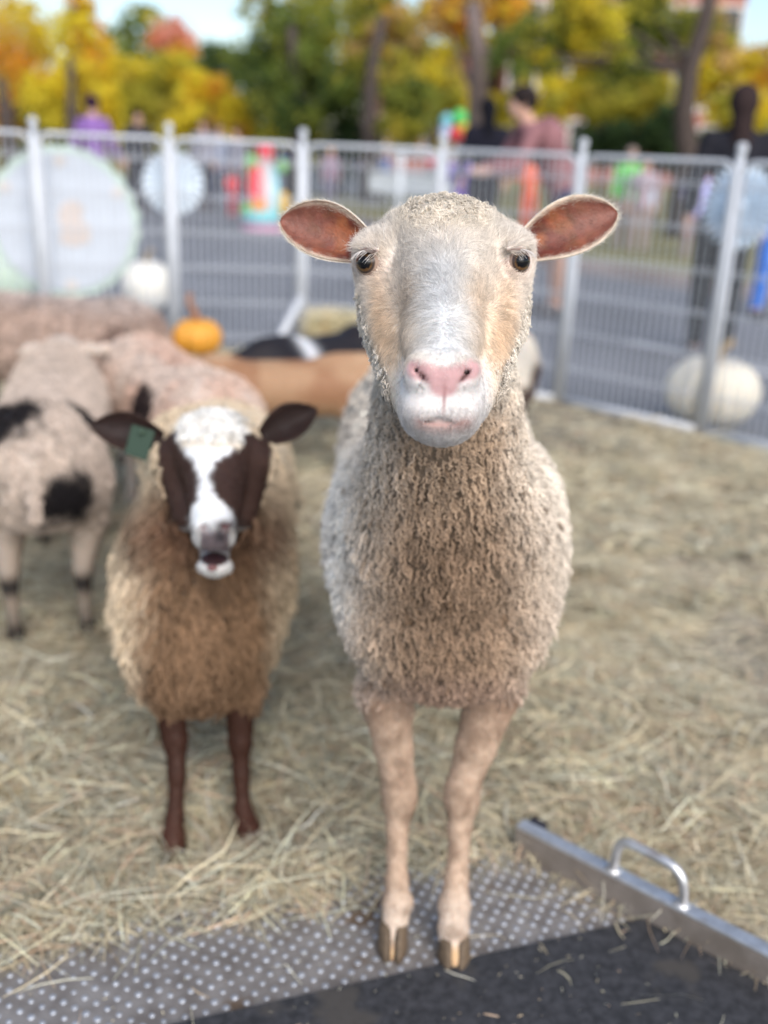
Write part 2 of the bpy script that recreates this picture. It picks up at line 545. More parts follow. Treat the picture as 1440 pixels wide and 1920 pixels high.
def hay_h(P):
    q = P.copy(); q[:, 2] = 0
    h = .014 * vnoise(q, 1.7, 3) + .012 * vnoise(q, 5.0, 4) + .007 * vnoise(q, 14, 5)
    near = 1 - sm(q[:, 1], 1.3, 2.4)
    h = h * (1 + .45 * near)
    # thinner towards the metal plate
    return .004 + h


def hay_c(P):
    a = vnoise(P * [1, 1, 0], 6, 8)[:, None]; b = vnoise(P * [1, 1, 0], 2.1, 9)[:, None]
    c = np.array([.54, .47, .33]) * (1 - a) + np.array([.34, .29, .20]) * a
    bare = sm(b[:, 0] * .7 + a[:, 0] * .3, .50, .72)[:, None]
    return c * (1 - bare * .6) + np.array([.10, .10, .105]) * bare * .6


PLN = .05  # height of the metal plate's top
bar_a, bar_b = G(962, 1600, PLN), G(1440, 1856, PLN)
bd = unit(bar_b - bar_a)
mat_a, mat_b = G(370, 1920, PLN), G(1190, 1735, PLN)
md = unit(mat_b - mat_a); mn = np.array([-md[1], md[0], 0])      # mn points away from the camera
pl_back = G(-60, 1800, PLN), G(960, 1622, PLN)


def plate_depth(P):
    """>0 where the plate or mat lies beneath (camera side of the plate's back edge, left of the bar)"""
    a, b = pl_back; d = unit(b - a); n = np.array([d[1], -d[0], 0])
    e1 = (P - a) @ n
    bn = np.array([bd[1], -bd[0], 0]); bn = bn if (CAM - bar_a) @ bn > 0 else -bn
    return np.minimum(e1, (P - bar_a) @ bn)


def hb_h(P):
    h = hay_h(P); e = plate_depth(P)
    for fx_, fy_ in ((-.35, 1.49), (-.22, 1.54)): h = h * (1 - .9 * np.exp(-((P[..., 0] - fx_) ** 2 + (P[..., 1] - fy_ + .03) ** 2) / .007))
    return h * (1 - sm(e, -.02, .02)) - .03 * sm(e, 0, .02) + .018 * np.exp(-((e + .03) / .05) ** 2)


P, F, C = grid_mesh(-4.5, 4.2, .3, 7.4, 380, 330, hb_h, hay_c)
keep = inside_pen(P) > -.12
Fk = F[keep[F].all(1)]
hb = link('hay_bed', mesh_np('hay_bed', P, Fk, True, C), None, mat_attr('hay_bed', .95, (.55, 16), (.9, 90), .1))
tag(hb, 'trampled hay and dirt covering the floor of the pen', None, None, 'stuff')


def straw(n, pos, length, width, colors, name, hmax=.03, kinked=.25):
    """flat hay stems and blades as bent ribbons"""
    th = rng.random(n) * 6.283
    L = length[0] + (length[1] - length[0]) * rng.random(n) ** 1.8
    wd = width[0] + (width[1] - width[0]) * rng.random(n) ** 2
    K = 4
    d = np.stack([np.cos(th), np.sin(th), np.zeros(n)], 1)
    pitch = rng.normal(0, .16, n)
    P0 = pos.copy(); P0[:, 2] += rng.random(n) * hmax + .002
    cur = rng.normal(0, .45, n)
    pts = []; p = P0 - d * (L / 2)[:, None]; ang = th - cur / 2; pz = pitch
    for i in range(K):
        pts.append(p.copy())
        stp = L / (K - 1)
        p = p + np.stack([np.cos(ang), np.sin(ang), pz], 1) * stp[:, None]
        ang = ang + cur / (K - 1) + rng.normal(0, kinked, n) * (rng.random(n) < .4)
        pz = pz * .6 - .05 + rng.normal(0, .10, n)
    pts = np.stack(pts, 1)
    base = hb_h(pts.reshape(-1, 3)).reshape(n, K)
    onpl = plate_depth(pts.reshape(-1, 3)).reshape(n, K) > 0
    base = np.where(onpl, PLN + .001, base)
    pts[:, :, 2] = np.maximum(pts[:, :, 2], base + .0015 + rng.random((n, 1)) * .004)
    side = np.stack([-np.sin(th), np.cos(th), rng.normal(0, .5, n)], 1); side = unit(side)
    wk = np.array([.6, 1, 1, .35])[None, :, None]
    A = pts + side[:, None, :] * (wd / 2)[:, None, None] * wk; B = pts - side[:, None, :] * (wd / 2)[:, None, None] * wk
    V = np.stack([A, B], 2).reshape(n * K * 2, 3)
    bs = (np.arange(n) * K * 2)[:, None] + (np.arange(K - 1) * 2)[None, :]
    bs = bs.ravel(); F = np.stack([bs, bs + 1, bs + 3, bs + 2], 1)
    pal = np.array(colors); C = pal[rng.integers(0, len(pal), n)] * (1 + rng.normal(0, .2, (n, 1)))
    C = np.repeat(np.clip(C, .01, .9), K * 2, axis=0)
    o = link(name, mesh_np(name, V, F, False, C), None, M_STRAW)
    return o


HAYC = [(.72, .61, .39), (.66, .58, .38), (.82, .72, .48), (.52, .49, .35), (.54, .54, .41), (.80, .72, .52), (.42, .33, .22), (.60, .43, .29), (.68, .66, .53), (.36, .35, .26)]

HAYC = [tuple(.86 * v + .14 * sum(c) / 3 for v in c) for c in HAYC]


def pen_points(n, ymax, ymin=.9, xs=None):
    out = []
    while sum(map(len, out)) < n:
        y = ymin + (ymax - ymin) * rng.random(n * 2) ** 1.35
        x = (rng.random(n * 2) * 2 - 1) * (.35 + y * .52)
        p = np.stack([x, y, np.zeros_like(x)], 1)
        p = p[inside_pen(p) > .04]
        dens = .30 + .70 * sm(vnoise(p, 2.1, 9), .85, .45)
        p = p[rng.random(len(p)) < dens]
        p = p[plate_depth(p) < .0]
        out.append(p)
    p = np.concatenate(out)[:n]; p[:, 2] = hb_h(p)
    return p


tag(straw(56000, pen_points(56000, 3.6), (.03, .16), (.001, .0032), HAYC, 'loose_hay', .028), 'loose stems of hay strewn thickly across the front of the pen', None, None, 'stuff')
tag(straw(30000, pen_points(30000, 7.2, 3.0), (.05, .22), (.003, .007), HAYC, 'loose_hay', .03), 'hay spread along the back of the pen by the fence', None, None, 'stuff')
# heaps: denser tufts
hp = []
for cx, cy, r_, n_ in ((-.52, 1.33, .20, 2300), (-.15, 1.38, .14, 1300), (.10, 1.55, .12, 900), (.45, 1.85, .2, 1500), (.62, 1.65, .14, 900), (-.75, 1.7, .25, 1500), (.3, 2.1, .25, 1200), (-.05, 1.75, .2, 1200)):
    q = rng.normal(0, r_ * .5, (n_, 3)) + [cx, cy, 0]; q[:, 2] = hb_h(q) + .018 * np.exp(-(((q[:, 0] - cx) ** 2 + (q[:, 1] - cy) ** 2) / r_ ** 2))
    hp.append(q)
for _ in range(46):
    cy = rnd.uniform(1.55, 4.2); cx = rnd.uniform(-.55, .62) * cy; r_ = rnd.uniform(.08, .22); n_ = int(260 + 500 * rnd.random())
    q = rng.normal(0, r_ * .5, (n_, 3)) + [cx, cy, 0]; q[:, 2] = hb_h(q) + .012 * np.exp(-(((q[:, 0] - cx) ** 2 + (q[:, 1] - cy) ** 2) / r_ ** 2))
    hp.append(q[inside_pen(q) > .05])
hp = np.concatenate(hp); hp = hp[plate_depth(hp) < .015]
tag(straw(len(hp), hp, (.04, .20), (.0015, .0045), HAYC, 'hay_heap', .035, .4), 'tangled heaps of hay piled in front of and around the sheep', None, None, 'stuff')

# ------------------------------------------------------------------ metal plate, mat, bar
def mat_metal(name, c1, c2, rough=.45, scale=30, metal=.85, c3=None):
    m, nt, b = new_mat(name)
    g = nt.nodes.new('ShaderNodeNewGeometry')
    n = nt.nodes.new('ShaderNodeTexNoise'); n.inputs['Scale'].default_value = scale; n.inputs['Detail'].default_value = 8; n.inputs['Roughness'].default_value = .65
    nt.links.new(g.outputs['Position'], n.inputs['Vector'])
    cr = nt.nodes.new('ShaderNodeValToRGB')
    cr.color_ramp.elements[0].position = .38; cr.color_ramp.elements[0].color = (*c1, 1)
    cr.color_ramp.elements[1].position = .62; cr.color_ramp.elements[1].color = (*c2, 1)
    nt.links.new(n.outputs[0], cr.inputs[0])
    out = cr.outputs[0]
    if c3 is not None:
        n3 = nt.nodes.new('ShaderNodeTexNoise'); n3.inputs['Scale'].default_value = 9; n3.inputs['Detail'].default_value = 10
        nt.links.new(g.outputs['Position'], n3.inputs['Vector'])
        r3 = nt.nodes.new('ShaderNodeValToRGB'); r3.color_ramp.elements[0].position = .60; r3.color_ramp.elements[0].color = (0, 0, 0, 1)
        r3.color_ramp.elements[1].position = .68; r3.color_ramp.elements[1].color = (.8, .8, .8, 1)
        nt.links.new(n3.outputs[0], r3.inputs[0])
        mx = nt.nodes.new('ShaderNodeMix'); mx.data_type = 'RGBA'; mx.inputs[7].default_value = (*c3, 1)
        nt.links.new(r3.outputs[0], mx.inputs[0]); nt.links.new(out, mx.inputs[6]); out = mx.outputs[2]
    nt.links.new(out, b.inputs['Base Color'])
    b.inputs['Metallic'].default_value = metal; b.inputs['Roughness'].default_value = rough
    bu = nt.nodes.new('ShaderNodeBump'); bu.inputs['Strength'].default_value = .25; bu.inputs['Distance'].default_value = .001
    nt.links.new(n.outputs[0], bu.inputs['Height']); nt.links.new(bu.outputs[0], b.inputs['Normal'])
    return m


M_PLATE = mat_metal('plate_metal', (.16, .145, .135), (.26, .245, .235), .55, 22, .35, (.12, .075, .04))
M_STUD = mat_metal('stud_worn', (.29, .31, .35), (.44, .47, .52), .4, 80, .4)
M_BAR = mat_metal('bar_metal', (.45, .45, .46), (.62, .63, .65), .38, 35, .75, (.25, .15, .09))
M_RUB = mat_metal('rubber', (.012, .013, .016), (.035, .036, .042), .75, 70, 0, (.05, .045, .04))

e_up = np.array([0, 0, 1.0])
Rm = np.stack([md, mn, e_up], 1)             # columns: along mat edge, away, up
plate = empty('ramp_plate', (mat_a[0] + .3, mat_a[1] + .2, 0), 'brown-grey metal ramp plate with rows of round studs under the sheep hooves', 'ramp')
# plate in (u,v) coordinates about mat_a: u along md, v along mn
def uv(p): q = np.asarray(p) - mat_a; return q @ md, q @ mn
def fromuv(u, v, z): return mat_a + md * u + mn * v + np.array([0, 0, z - mat_a[2]])
ub, vb = uv(bar_a); uc, vc = uv(bar_b)
def bar_u(v): return ub + (v - vb) * (uc - ub) / (vc - vb)
vback = max(uv(pl_back[0])[1], uv(pl_back[1])[1]) + .03
vfront = -.55
outl = [(-1.1, vfront), (bar_u(vfront) + .01, vfront), (bar_u(vback) + .01, vback), (-1.1, vback)]
top = [fromuv(u, v, PLN) for u, v in outl]; bot = [fromuv(u, v, PLN - .05) for u, v in outl]
mb = MB(); mb.add(top + bot, [(0, 1, 2, 3), (4, 7, 6, 5), (0, 4, 5, 1), (1, 5, 6, 2), (2, 6, 7, 3), (3, 7, 4, 0)])
mb.build('deck', M_PLATE, plate)
sv = []
for i, (rr, zz) in enumerate(((.0052, 0), (.0046, .0009), (.0035, .0017), (.0018, .0021))):
    for j in range(8):
        a = j * math.pi / 4; sv.append((rr * math.cos(a), rr * math.sin(a), zz))
sv.append((0, 0, .0022))
sf = [(i * 8 + j, i * 8 + (j + 1) % 8, (i + 1) * 8 + (j + 1) % 8, (i + 1) * 8 + j) for i in range(3) for j in range(8)] + [(24 + j, 24 + (j + 1) % 8, 32) for j in range(8)]
stud_me = mesh_np('stud', sv, sf, True); stud_me.materials.append(M_STUD)
spots = []
nr = int(vback / .0145)
for j in range(1, nr):
    v = .003 + j * .0145
    for i in range(-34, 30):
        u = i * .029 + (.0145 if j % 2 else 0)
        if u > bar_u(v) - .01: continue
        p = fromuv(u, v, PLN); x, y, z = PX(p)
        if -30 < x < 1470 and y < 1950: spots.append((z, p))
spots.sort(key=lambda t: t[0])
Pinv = (Matrix.Translation(plate.location)).inverted()
rest = MB()
for i, (z, p) in enumerate(spots):
    if i < 300:
        o = bpy.data.objects.new('stud', stud_me); col.objects.link(o); o.parent = plate
        o.location = Vector(p) - plate.location; s_ = rnd.uniform(.78, 1.08); o.scale = (s_, s_, rnd.uniform(.7, 1.1))
    else:
        rest.add(np.array(sv) + p, sf)
if rest.n: rest.build('stud_rows', M_STUD, plate, True, 'stuff')
# rubber mat
mo = [(-.06 - .9, 0), (bar_u(0) - .003, 0), (bar_u(vfront) - .003, vfront), (-.96, vfront)]
mb = MB()
mt = [fromuv(u, v, PLN + .010) for u, v in mo]; mbm = [fromuv(u, v, PLN + .001) for u, v in mo]
mb.add(mt + mbm, [(3, 2, 1, 0), (4, 5, 6, 7), (0, 1, 5, 4), (1, 2, 6, 5), (2, 3, 7, 6), (3, 0, 4, 7)])
tag(mb.build('rubber_mat', M_RUB), 'black speckled rubber mat lying on the near side of the metal ramp', 'mat')
# bar with handle
bar = empty('tailgate_bar', bar_a, 'aluminium tailgate rail with a bent grab handle, edged against the rubber mat', 'rail')
bperp = np.array([-bd[1], bd[0], 0]); bperp = bperp if bperp[1] > 0 else -bperp
BR = np.stack([bd, bperp, e_up], 1)
L_ = np.linalg.norm(bar_b - bar_a) + .45
def bp(a, b, c): return bar_a + bd * a + bperp * b + e_up * (c - 0)
mb = MB()
mb.box(bp(L_ / 2 + .0, .004, .026), (L_ + .0, .008, .052), BR, None, .001)      # upright web
mb.build('rail_web', mat_metal('rail_web', (.17, .145, .125), (.24, .21, .19), .5, 18, .25, (.16, .09, .05)), bar)  # darker copy of the rail metal: side's dim brown reflection painted in, plus rust
mb = MB(); mb.box(bp(L_ / 2 + .0, .013, .0555), (L_ + .0, .026, .006), BR, None, .0015); mb.build('rail_flange', M_BAR, bar)
mb = MB(); mb.box(bp(.018, .042, .040), (.034, .022, .026), BR, None, .006); mb.build('end_block', mat_attr('dark_block', .6, (.2, 50)), bar)
bpy.data.objects['end_block'].data.color_attributes['Col'].data.foreach_set('color', np.tile([.02, .02, .03, 1], len(bpy.data.objects['end_block'].data.vertices)).astype(np.float32))


def along(px):   # distance along the bar where the picture column px lies (flange height)
    best = min(((abs(PX(bp(t, .013, .0585))[0] - px), t) for t in np.linspace(-.1, .9, 1001))); return best[1]


h0, h1 = along(1150), along(1278)
hpts = []
H = .062
for t, (a, c) in enumerate(((h0, .0), (h0, H * .55), (h0 + .004, H * .85), (h0 + .016, H * .99), (h0 + .03, H), ((h0 + h1) / 2, H * 1.0), (h1 - .035, H * .99), (h1 - .018, H * .92), (h1 - .005, H * .72), (h1, H * .4), (h1 + .002, 0))):
    hpts.append(bp(a, .014, .0585 + c))
hpts = np.array(hpts)
fine = np.stack([np.interp(np.linspace(0, 10, 41), np.arange(11), hpts[:, i]) for i in range(3)], 1)
for _ in range(3): fine[1:-1] = (fine[:-2] + fine[1:-1] * 2 + fine[2:]) / 4
mb = MB(); mb.tube(fine, .0078, 12); mb.build('handle', M_BAR, bar, True)
for _h in (h0, h1):
    mb = MB(); mb.ball(bp(_h, .014, .0585), .015, .012, .006); mb.build('weld_bead', M_BAR, bar, True)
# stray stems on mat and plate
q = []
for i in range(700):
    u = rnd.uniform(-.75, bar_u(0)); v = rnd.uniform(-.35, vback)
    edge = math.exp(-(abs(v - vback) / .035)) if rnd.random() < .9 else 1
    barn = math.exp(-abs(bar_u(v) - u) / .08) * .7
    if u > bar_u(v) - .02: continue
    if rnd.random() < max(edge, barn, .05): q.append(fromuv(u, v, PLN + (.0115 if v < 0 else .003)))
q = np.array(q)
cq = []
while len(cq) < 600:
    u = rnd.uniform(-.8, .65); v = rnd.uniform(-.4, vback)
    if u < bar_u(v) - .01: cq.append(fromuv(u, v, PLN + (.011 if v < 0 else .002)))
tag(straw(len(cq), np.array(cq), (.002, .011), (.0008, .0022), HAYC, 'hay_chaff', .001), 'fine chaff and broken hay bits scattered over the ramp and the mat', None, None, 'stuff')
tag(straw(len(q), q, (.02, .13), (.001, .003), HAYC, 'stray_hay', .004), 'stray stems of hay dropped on the ramp and the rubber mat', None, None, 'stuff')

# ================================================================== FENCE
HF = 1.235
fcol = (.47, .50, .55)
def wire_panel(A, B, i):
    A = np.array(A); B = np.array(B); d = B - A; L = np.linalg.norm(d); d = d / L
    a0 = A + d * .024; a1 = B - d * .024; n_ = np.array([-d[1], d[0], 0])
    labels = ['white wire fence panel at the far left edge of the pen', 'white wire fence panel in front of the big round white sign', 'white wire fence panel between the small white rosette and the leaning white brace',
              'white wire fence panel behind the ear of the cream sheep', 'white wire fence panel hidden mostly by the head of the cream sheep',
              'white wire fence panel between the cream sheep and the white pumpkin', 'white wire fence panel at the far right carrying the large fringed rosette', 'white wire fence panel closing the pen beyond the right edge']
    root = empty('wire_fence', (A + B) / 2, labels[i], 'fence', 'white wire panels round the pen')
    r = .0115
    lo, hi = .045, HF - .03
    P_ = []
    def arc(c, s, e, rr=.05):
        return [c + d * rr * math.cos(t) + e_up * rr * math.sin(t) for t in np.linspace(s, e, 6)]
    P_ = [a0 + e_up * (lo + .02)] + [a0 + e_up * (hi - .05)] + arc(a0 + d * .05 + e_up * (hi - .05), math.pi, math.pi / 2) + arc(a1 - d * .05 + e_up * (hi - .05), math.pi / 2, 0) + [a1 + e_up * (lo + .02)]
    m = MB(); m.tube(P_, r, 10, fcol); m.tube([a0 + e_up * lo, a1 + e_up * lo], .022, 10, fcol)
    m.build('tube_frame', M_WHITE, root, True)
    w = MB()
    nb = int((L - .09) / .034)
    for k in range(1, nb):
        p = a0 + d * ((L - .07) * k / nb) + n_ * .004
        w.tube([p + e_up * lo, p + e_up * hi], .0027, 4, fcol, cap=False)
    for hz in np.arange(.2, hi, .18):
        for dz in (0, .016) if hz < 1.1 else (0,):
            w.tube([a0 + e_up * (hz + dz) - n_ * .001, a1 + e_up * (hz + dz) - n_ * .001], .0028, 4, fcol, cap=False)
    w.build('wire_mesh', M_WHITE, root, False, 'stuff')
    return root


for i in range(len(FP) - 1): wire_panel(FP[i], FP[i + 1], i)
plab = ['white fence post before the large round sign', 'white fence post in front of the small round rosette', 'white fence post with a leaning brace above the black goat',
        'white fence post behind the crown of the cream sheep', 'white fence post between the ear of the cream sheep and the white pumpkin', 'white fence post in front of the large fringed rosette and pumpkin', 'white fence post at the far right end of the pen']
for i, p in enumerate(FP[1:-1]):
    r = empty('fence_post', p, plab[i], 'fence post', 'white fence posts')
    m = MB(); m.tube([p + e_up * .012, p + e_up * (HF + .012)], .017, 14, fcol); m.build('upright', M_WHITE, r, True)
    m = MB(); m.tube([p + e_up * (HF + .010), p + e_up * (HF + .03)], .021, 12, fcol); m.ball(p + e_up * (HF + .034), .022, .022, .014, col_=fcol); m.build('cap', M_WHITE, r, True)
    m = MB(); m.box(p + e_up * .006, (.16, .16, .012), None, fcol, .003); m.build('base_plate', M_WHITE, r)
    if i == 2:
        q0 = p + e_up * .42; q1 = G(488, 715); m = MB(); m.tube([q0, q1 + e_up * .03], .024, 10, fcol); m.build('brace', M_WHITE, r, True)
print('ground+fence', round(time.time() - T0, 1))
#@@MAIN
# ================================================================== CREAM SHEEP (in front)
DOWN = np.array([0, 0, -1.0])


def build_cream():
    root = empty('sheep', (.09, 1.45, 0), 'cream sheep with pink nose staring at the camera, standing on the metal ramp', 'sheep')
    def skull(f):
        f.ell(W(835, 478, 1.098), (.071, .062, .050), None, .02)                       # cranium
        f.ell(W(836, 442, 1.09), (.066, .05, .033), None, .02)
        f.cone(W(833, 470, 1.065), W(830, 640, .952), .050, .031, .03)                # frontal and bridge
        f.cone(W(830, 630, .955), W(827, 705, .905), .031, .0265, .02)                  # nasal
        for s, ex, ey in ((-1, 691, 492), (1, 969, 490)):
            m = 832 + s * 139
            f.ell(W(m - s * 17, ey - 6, 1.080), (.025, .030, .029), None, .018)               # orbit
            f.cone(W(m - s * 36, ey - 30, 1.052), W(m - s * 4, ey - 27, 1.054), .011, .0095, .014)  # brow
            f.cone(W(832 + s * 98, 560, 1.075), W(832 + s * 68, 680, 1.0), .034, .023, .03)      # cheek
            f.cone(W(832 + s * 88, 600, 1.13), W(831 + s * 44, 745, .985), .040, .0225, .03)      # jaw
            f.ell(W(832 + s * 36 - 4, 745, .905), (.0205, .025, .029), None, .022)               # lip pads
            f.ell(W(825 + s * 28, 765, .885), (.0195, .021, .0190), None, .018)
            f.ell(W(829 + s * 37, 697, .872), (.0150, .014, .015), None, .012)              # nostril wing
        f.ell(W(829, 700, .873), (.026, .018, .020), None, .014)                         # nose pad
        f.ell(W(825, 781, .905), (.0272, .028, .0205), None, .016)                         # chin
        f.cone(W(827, 774, .93), W(832, 740, 1.05), .025, .040, .03)
    def details(f):
        # sockets, nostrils, mouth, philtrum
        for s, ex, ey in ((-1, 691, 493), (1, 970, 490)):
            c = W(ex, ey, 1.052)
            f.cone(W(ex - s * 16, ey - 24, 1.030), W(ex + s * 14, ey - 27, 1.042), .0034, .0040, .006)
            g = unit(np.array([s * .62, -.75, .08]))
            f.ell(c + g * .010 - UP * .001, (.0092, .0115, .0106), None, .004, sub=True)
            f.ell(c - g * .007, (.0150, .0150, .0150), None, .004)
            f.cone(W(ex - s * 22, ey + 24, 1.035), W(ex - s * 34, ey + 44, 1.022), .004, .003, .006, sub=True)   # tear groove
        for s in (-1, 1):
            f.cone(W(829 + s * 54, 685, .855), W(829 + s * 44, 702, .853), .0034, .0046, .004, sub=True)
            f.cone(W(829 + s * 44, 702, .853), W(829 + s * 25, 722, .850), .0048, .0038, .004, sub=True)
            f.cone(W(829 + s * 46, 698, .866), W(829 + s * 30, 718, .866), .0056, .0050, .003, sub=True)
            f.cone(W(827, 789, .868), W(827 + s * 30, 786, .874), .0019, .0019, .005, sub=True)
            f.cone(W(827 + s * 30, 786, .874), W(827 + s * 58, 779, .896), .0019, .0018, .005, sub=True)
        f.cone(W(828, 722, .852), W(828, 784, .862), .0016, .0018, .004, sub=True)
    def trunk(f):
        f.cone(W(835, 560, 1.16), W(838, 800, 1.24), .070, .080, .03)
        f.cone(W(837, 780, 1.24), W(838, 980, 1.36), .082, .130, .04)
        cen = W(838, 1085, 1.49)
        f.ell(cen, (.150, .165, .175), None, .05)
        f.ell(W(836, 1165, 1.45), (.132, .13, .098), None, .05)
        for s in (-1, 1):
            f.ell(cen + [s * .085, .06, .05], (.085, .14, .15), None, .05)            # shoulders
        f.cone(cen + [.0, .18, .0], cen + [.0, .62, .02], .180, .188, .08)              # barrel
        f.ell(cen + [0, .74, .03], (.17, .17, .17), None, .08)
        f.cone(cen + [0, .88, .06], cen + [0, .93, -.14], .025, .018, .03)
        # fore legs: elbow, knee, fetlock, hoof
        for pts in (((752, 1215, 1.50, .052), (724, 1300, 1.50, .040), (738, 1400, 1.525, .0275), (748, 1475, 1.54, .0240), (749, 1502, 1.545, .0235), (745, 1550, 1.55, .0158), (744, 1645, 1.56, .0152), (745, 1690, 1.56, .0200), (740, 1732, 1.555, .0185), (735, 1778, 1.548, .0235)),
                    ((905, 1215, 1.50, .055), (925, 1290, 1.50, .042), (892, 1400, 1.52, .0290), (868, 1475, 1.535, .0245), (866, 1502, 1.54, .0238), (862, 1550, 1.545, .0168), (856, 1645, 1.55, .0162), (852, 1695, 1.548, .0212), (850, 1742, 1.540, .0215), (851, 1790, 1.530, .0250))):
            for a, b in zip(pts[:-1], pts[1:]):
                f.cone(W(*a[:3]), W(*b[:3]), a[3], b[3], .010)
            k = pts[4]; f.ell(W(k[0], k[1] - 14, k[2] - .012), (.016, .013, .024), None, .006); [f.ell(W(k[0] + q * 21, k[1] - 10, k[2] + .002), (.009, .012, .014), None, .006) for q in (-1, 1)]; [f.ell(W(pts[7][0] + q * 19, pts[7][1], pts[7][2]), (.008, .010, .011), None, .006) for q in (-1, 1)]; f.cone(W(pts[4][0], pts[4][1], pts[4][2] + .012), W(pts[7][0], pts[7][1], pts[7][2] + .012), .008, .009, .006)
            f.ell(W(pts[7][0], pts[7][1] + 8, pts[7][2] + .014), (.012, .012, .014), None, .01)
        # hind legs
        for s in (-1, 1):
            hip = cen + [s * .10, .72, -.02]; st = cen + [s * .11, .60, -.20]; hk = np.array([hip[0], cen[1] + .80, .33]); fe = np.array([hip[0], cen[1] + .72, .14]); ho = np.array([hip[0], cen[1] + .69, .035])
            for a, b, ra, rb in ((hip, st, .1, .06), (st, hk, .055, .026), (hk, fe, .022, .017), (fe, ho, .02, .024)): f.cone(a, b, ra, rb, .02)
    # fine head, coarse body, cut where the fleece hides the seam
    hc = W(832, 600, 1.0)
    lo = hc - [.13, .17, .175]; hi = hc + [.13, .26, .185]
    fh = Field(lo, hi, .0026); skull(fh); trunk(fh); details(fh)
    Vh, Fh = fh.mesh(1)
    fb = Field((-.22, 1.05, .02), (.40, 2.45, 1.12), .0065); trunk(fb); skull(fb)
    Vb, Fb = fb.mesh(1)
    # plane through the neck: everything above/in front belongs to the head mesh
    pn = unit(np.array([0, -.55, .83])); p0 = W(835, 770, 1.25)
    sh = lambda V: (V - p0) @ pn
    inb = lambda V, m: ((V > lo + m) & (V < hi - m)).all(1)
    kh = (sh(Vh) > -.012) & inb(Vh, .004)
    kb = ~((sh(Vb) > .0) & inb(Vb, .012))
    Fh = Fh[kh[Fh].all(1)]; Fb = Fb[kb[Fb].all(1)]
    def compact(V, F):
        u, inv = np.unique(F, return_inverse=True); return V[u], inv.reshape(F.shape)
    Vh, Fh = compact(Vh, Fh); Vb, Fb = compact(Vb, Fb)
    Nh, Nb = vnormals(Vh, Fh), vnormals(Vb, Fb)
    V = np.concatenate([Vh, Vb]); Fc = np.concatenate([Fh, Fb + len(Vh)])

    def face_w(P):
        """1 on the hairy face, 0 in the wool; soft line behind the cheeks and the brow"""
        x, y, z = PX(P); u = np.abs(x - 832)
        lim = np.interp(y, [360, 400, 430, 470, 560, 640, 700, 760, 830, 900], [0, 60, 160, 200, 155, 132, 110, 100, 92, 0])
        zl = np.interp(y, [380, 450, 560, 700, 800, 850], [1.10, 1.12, 1.12, 1.06, 1.0, .96])
        cap = sm(y, 436, 412) * sm(u, 92, 62)
        return sm(lim - u, -4, 8) * sm(zl - z, -.01, .02) * (1 - cap)

    def nose_w(u, y):
        a = np.abs(u)
        t = np.clip((a - 8) / 44, 0, 1); yc = 706 - 14 * t
        w = sm(np.hypot((a - np.minimum(a, 50)) / 1.0, y - yc), 26, 14)
        w = np.maximum(w, sm(np.hypot(u / 30, (y - 722) / 24), 1.15, .7))
        return w

    def face_col(P, hair):
        x, y, z = PX(P); u = x - 831 - (y - 600) * .01; a = np.abs(u); n = len(P)
        C = np.tile(np.array([.76, .705, .64]), (n, 1))
        tan = gs(a, 98, 42) * gs(y, 640, 90) + .55 * gs(a, 60, 18) * gs(y, 560, 50) + .5 * gs(a, 115, 16) * gs(y, 560, 60)
        C = mixc(C, (.68, .51, .35), np.clip(tan * .8, 0, 1))
        C = mixc(C, (.62, .625, .63), gs(a, 0, 44) * sm(y, 430, 520) * sm(y, 720, 640))
        C = mixc(C, (.61, .585, .575), np.clip(sm(y, 650, 725) * sm(a, 96, 76), 0, 1))
        C = mixc(C, (.66, .58, .46), .75 * sm(y, 450, 410) * sm(a, 100, 60))
        eye = gs(a, 139, 30) * gs(y, 500, 34)
        C = mixc(C, (.58, .42, .37), np.clip((.25 if hair else .75) * eye, 0, 1))
        nose = nose_w(u, y)
        C = mixc(C, (.49, .30, .305), np.clip(nose * (1.0 if not hair else .55), 0, 1))
        lip = gs(y, 797 - (a / 60) ** 2 * 9, 12) * sm(a, 70, 40)
        C = mixc(C, (.36, .22, .20), np.clip(lip * (.95 if not hair else .6), 0, 1))  # pink-brown lip, with the shadow under the upper lip painted in
        if not hair:
            phil = gs(u, 0, 2.2) * sm(y, 705, 716) * sm(y, 790, 782)
            C = mixc(C, (.30, .14, .14), phil * .8)
            for s in (-1, 1):
                nz = gs((u - s * 40) * .72 + s * (y - 705) * .69, 0, 4.5) * gs((u - s * 40) * -.69 * s + (y - 705) * .72, 0, 15)
                C = mixc(C, (.05, .012, .012), np.clip(nz * 1.3, 0, 1))
                el = gs(np.hypot((u - s * 139) / 21, (y - 492) / 26), 1.0, .22)
                C = mixc(C, (.16, .09, .075), np.clip(el * .8, 0, 1))
        m = vnoise(P, 55, 2); C = C * (.90 + .2 * m)[:, None]
        return C

    def wool_col(P):
        x, y, z = PX(P); n = len(P)
        C = np.tile(np.array([.80, .73, .64]), (n, 1))
        a = np.abs(x - 842)
        front = sm(z, 1.62, 1.42)
        br = front * sm(a, np.interp(y, [600, 840, 900, 1050, 1200, 1300], [230, 170, 200, 270, 280, 220]), np.interp(y, [600, 840, 900, 1050, 1200, 1300], [60, 60, 40, 40, 60, 50])) * sm(y, 680, 830)
        C = mixc(C, (.50, .37, .265), np.clip(br * 1.05, 0, 1))
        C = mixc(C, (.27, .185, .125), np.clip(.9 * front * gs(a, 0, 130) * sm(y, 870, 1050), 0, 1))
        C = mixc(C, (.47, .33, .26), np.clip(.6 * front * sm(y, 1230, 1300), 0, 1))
        C = mixc(C, (.56, .50, .42), sm(y, 440, 400) * .7)
        C = mixc(C, (.84, .80, .74), sm(x, 690, 630) * sm(y, 800, 860) * sm(y, 1250, 1100))
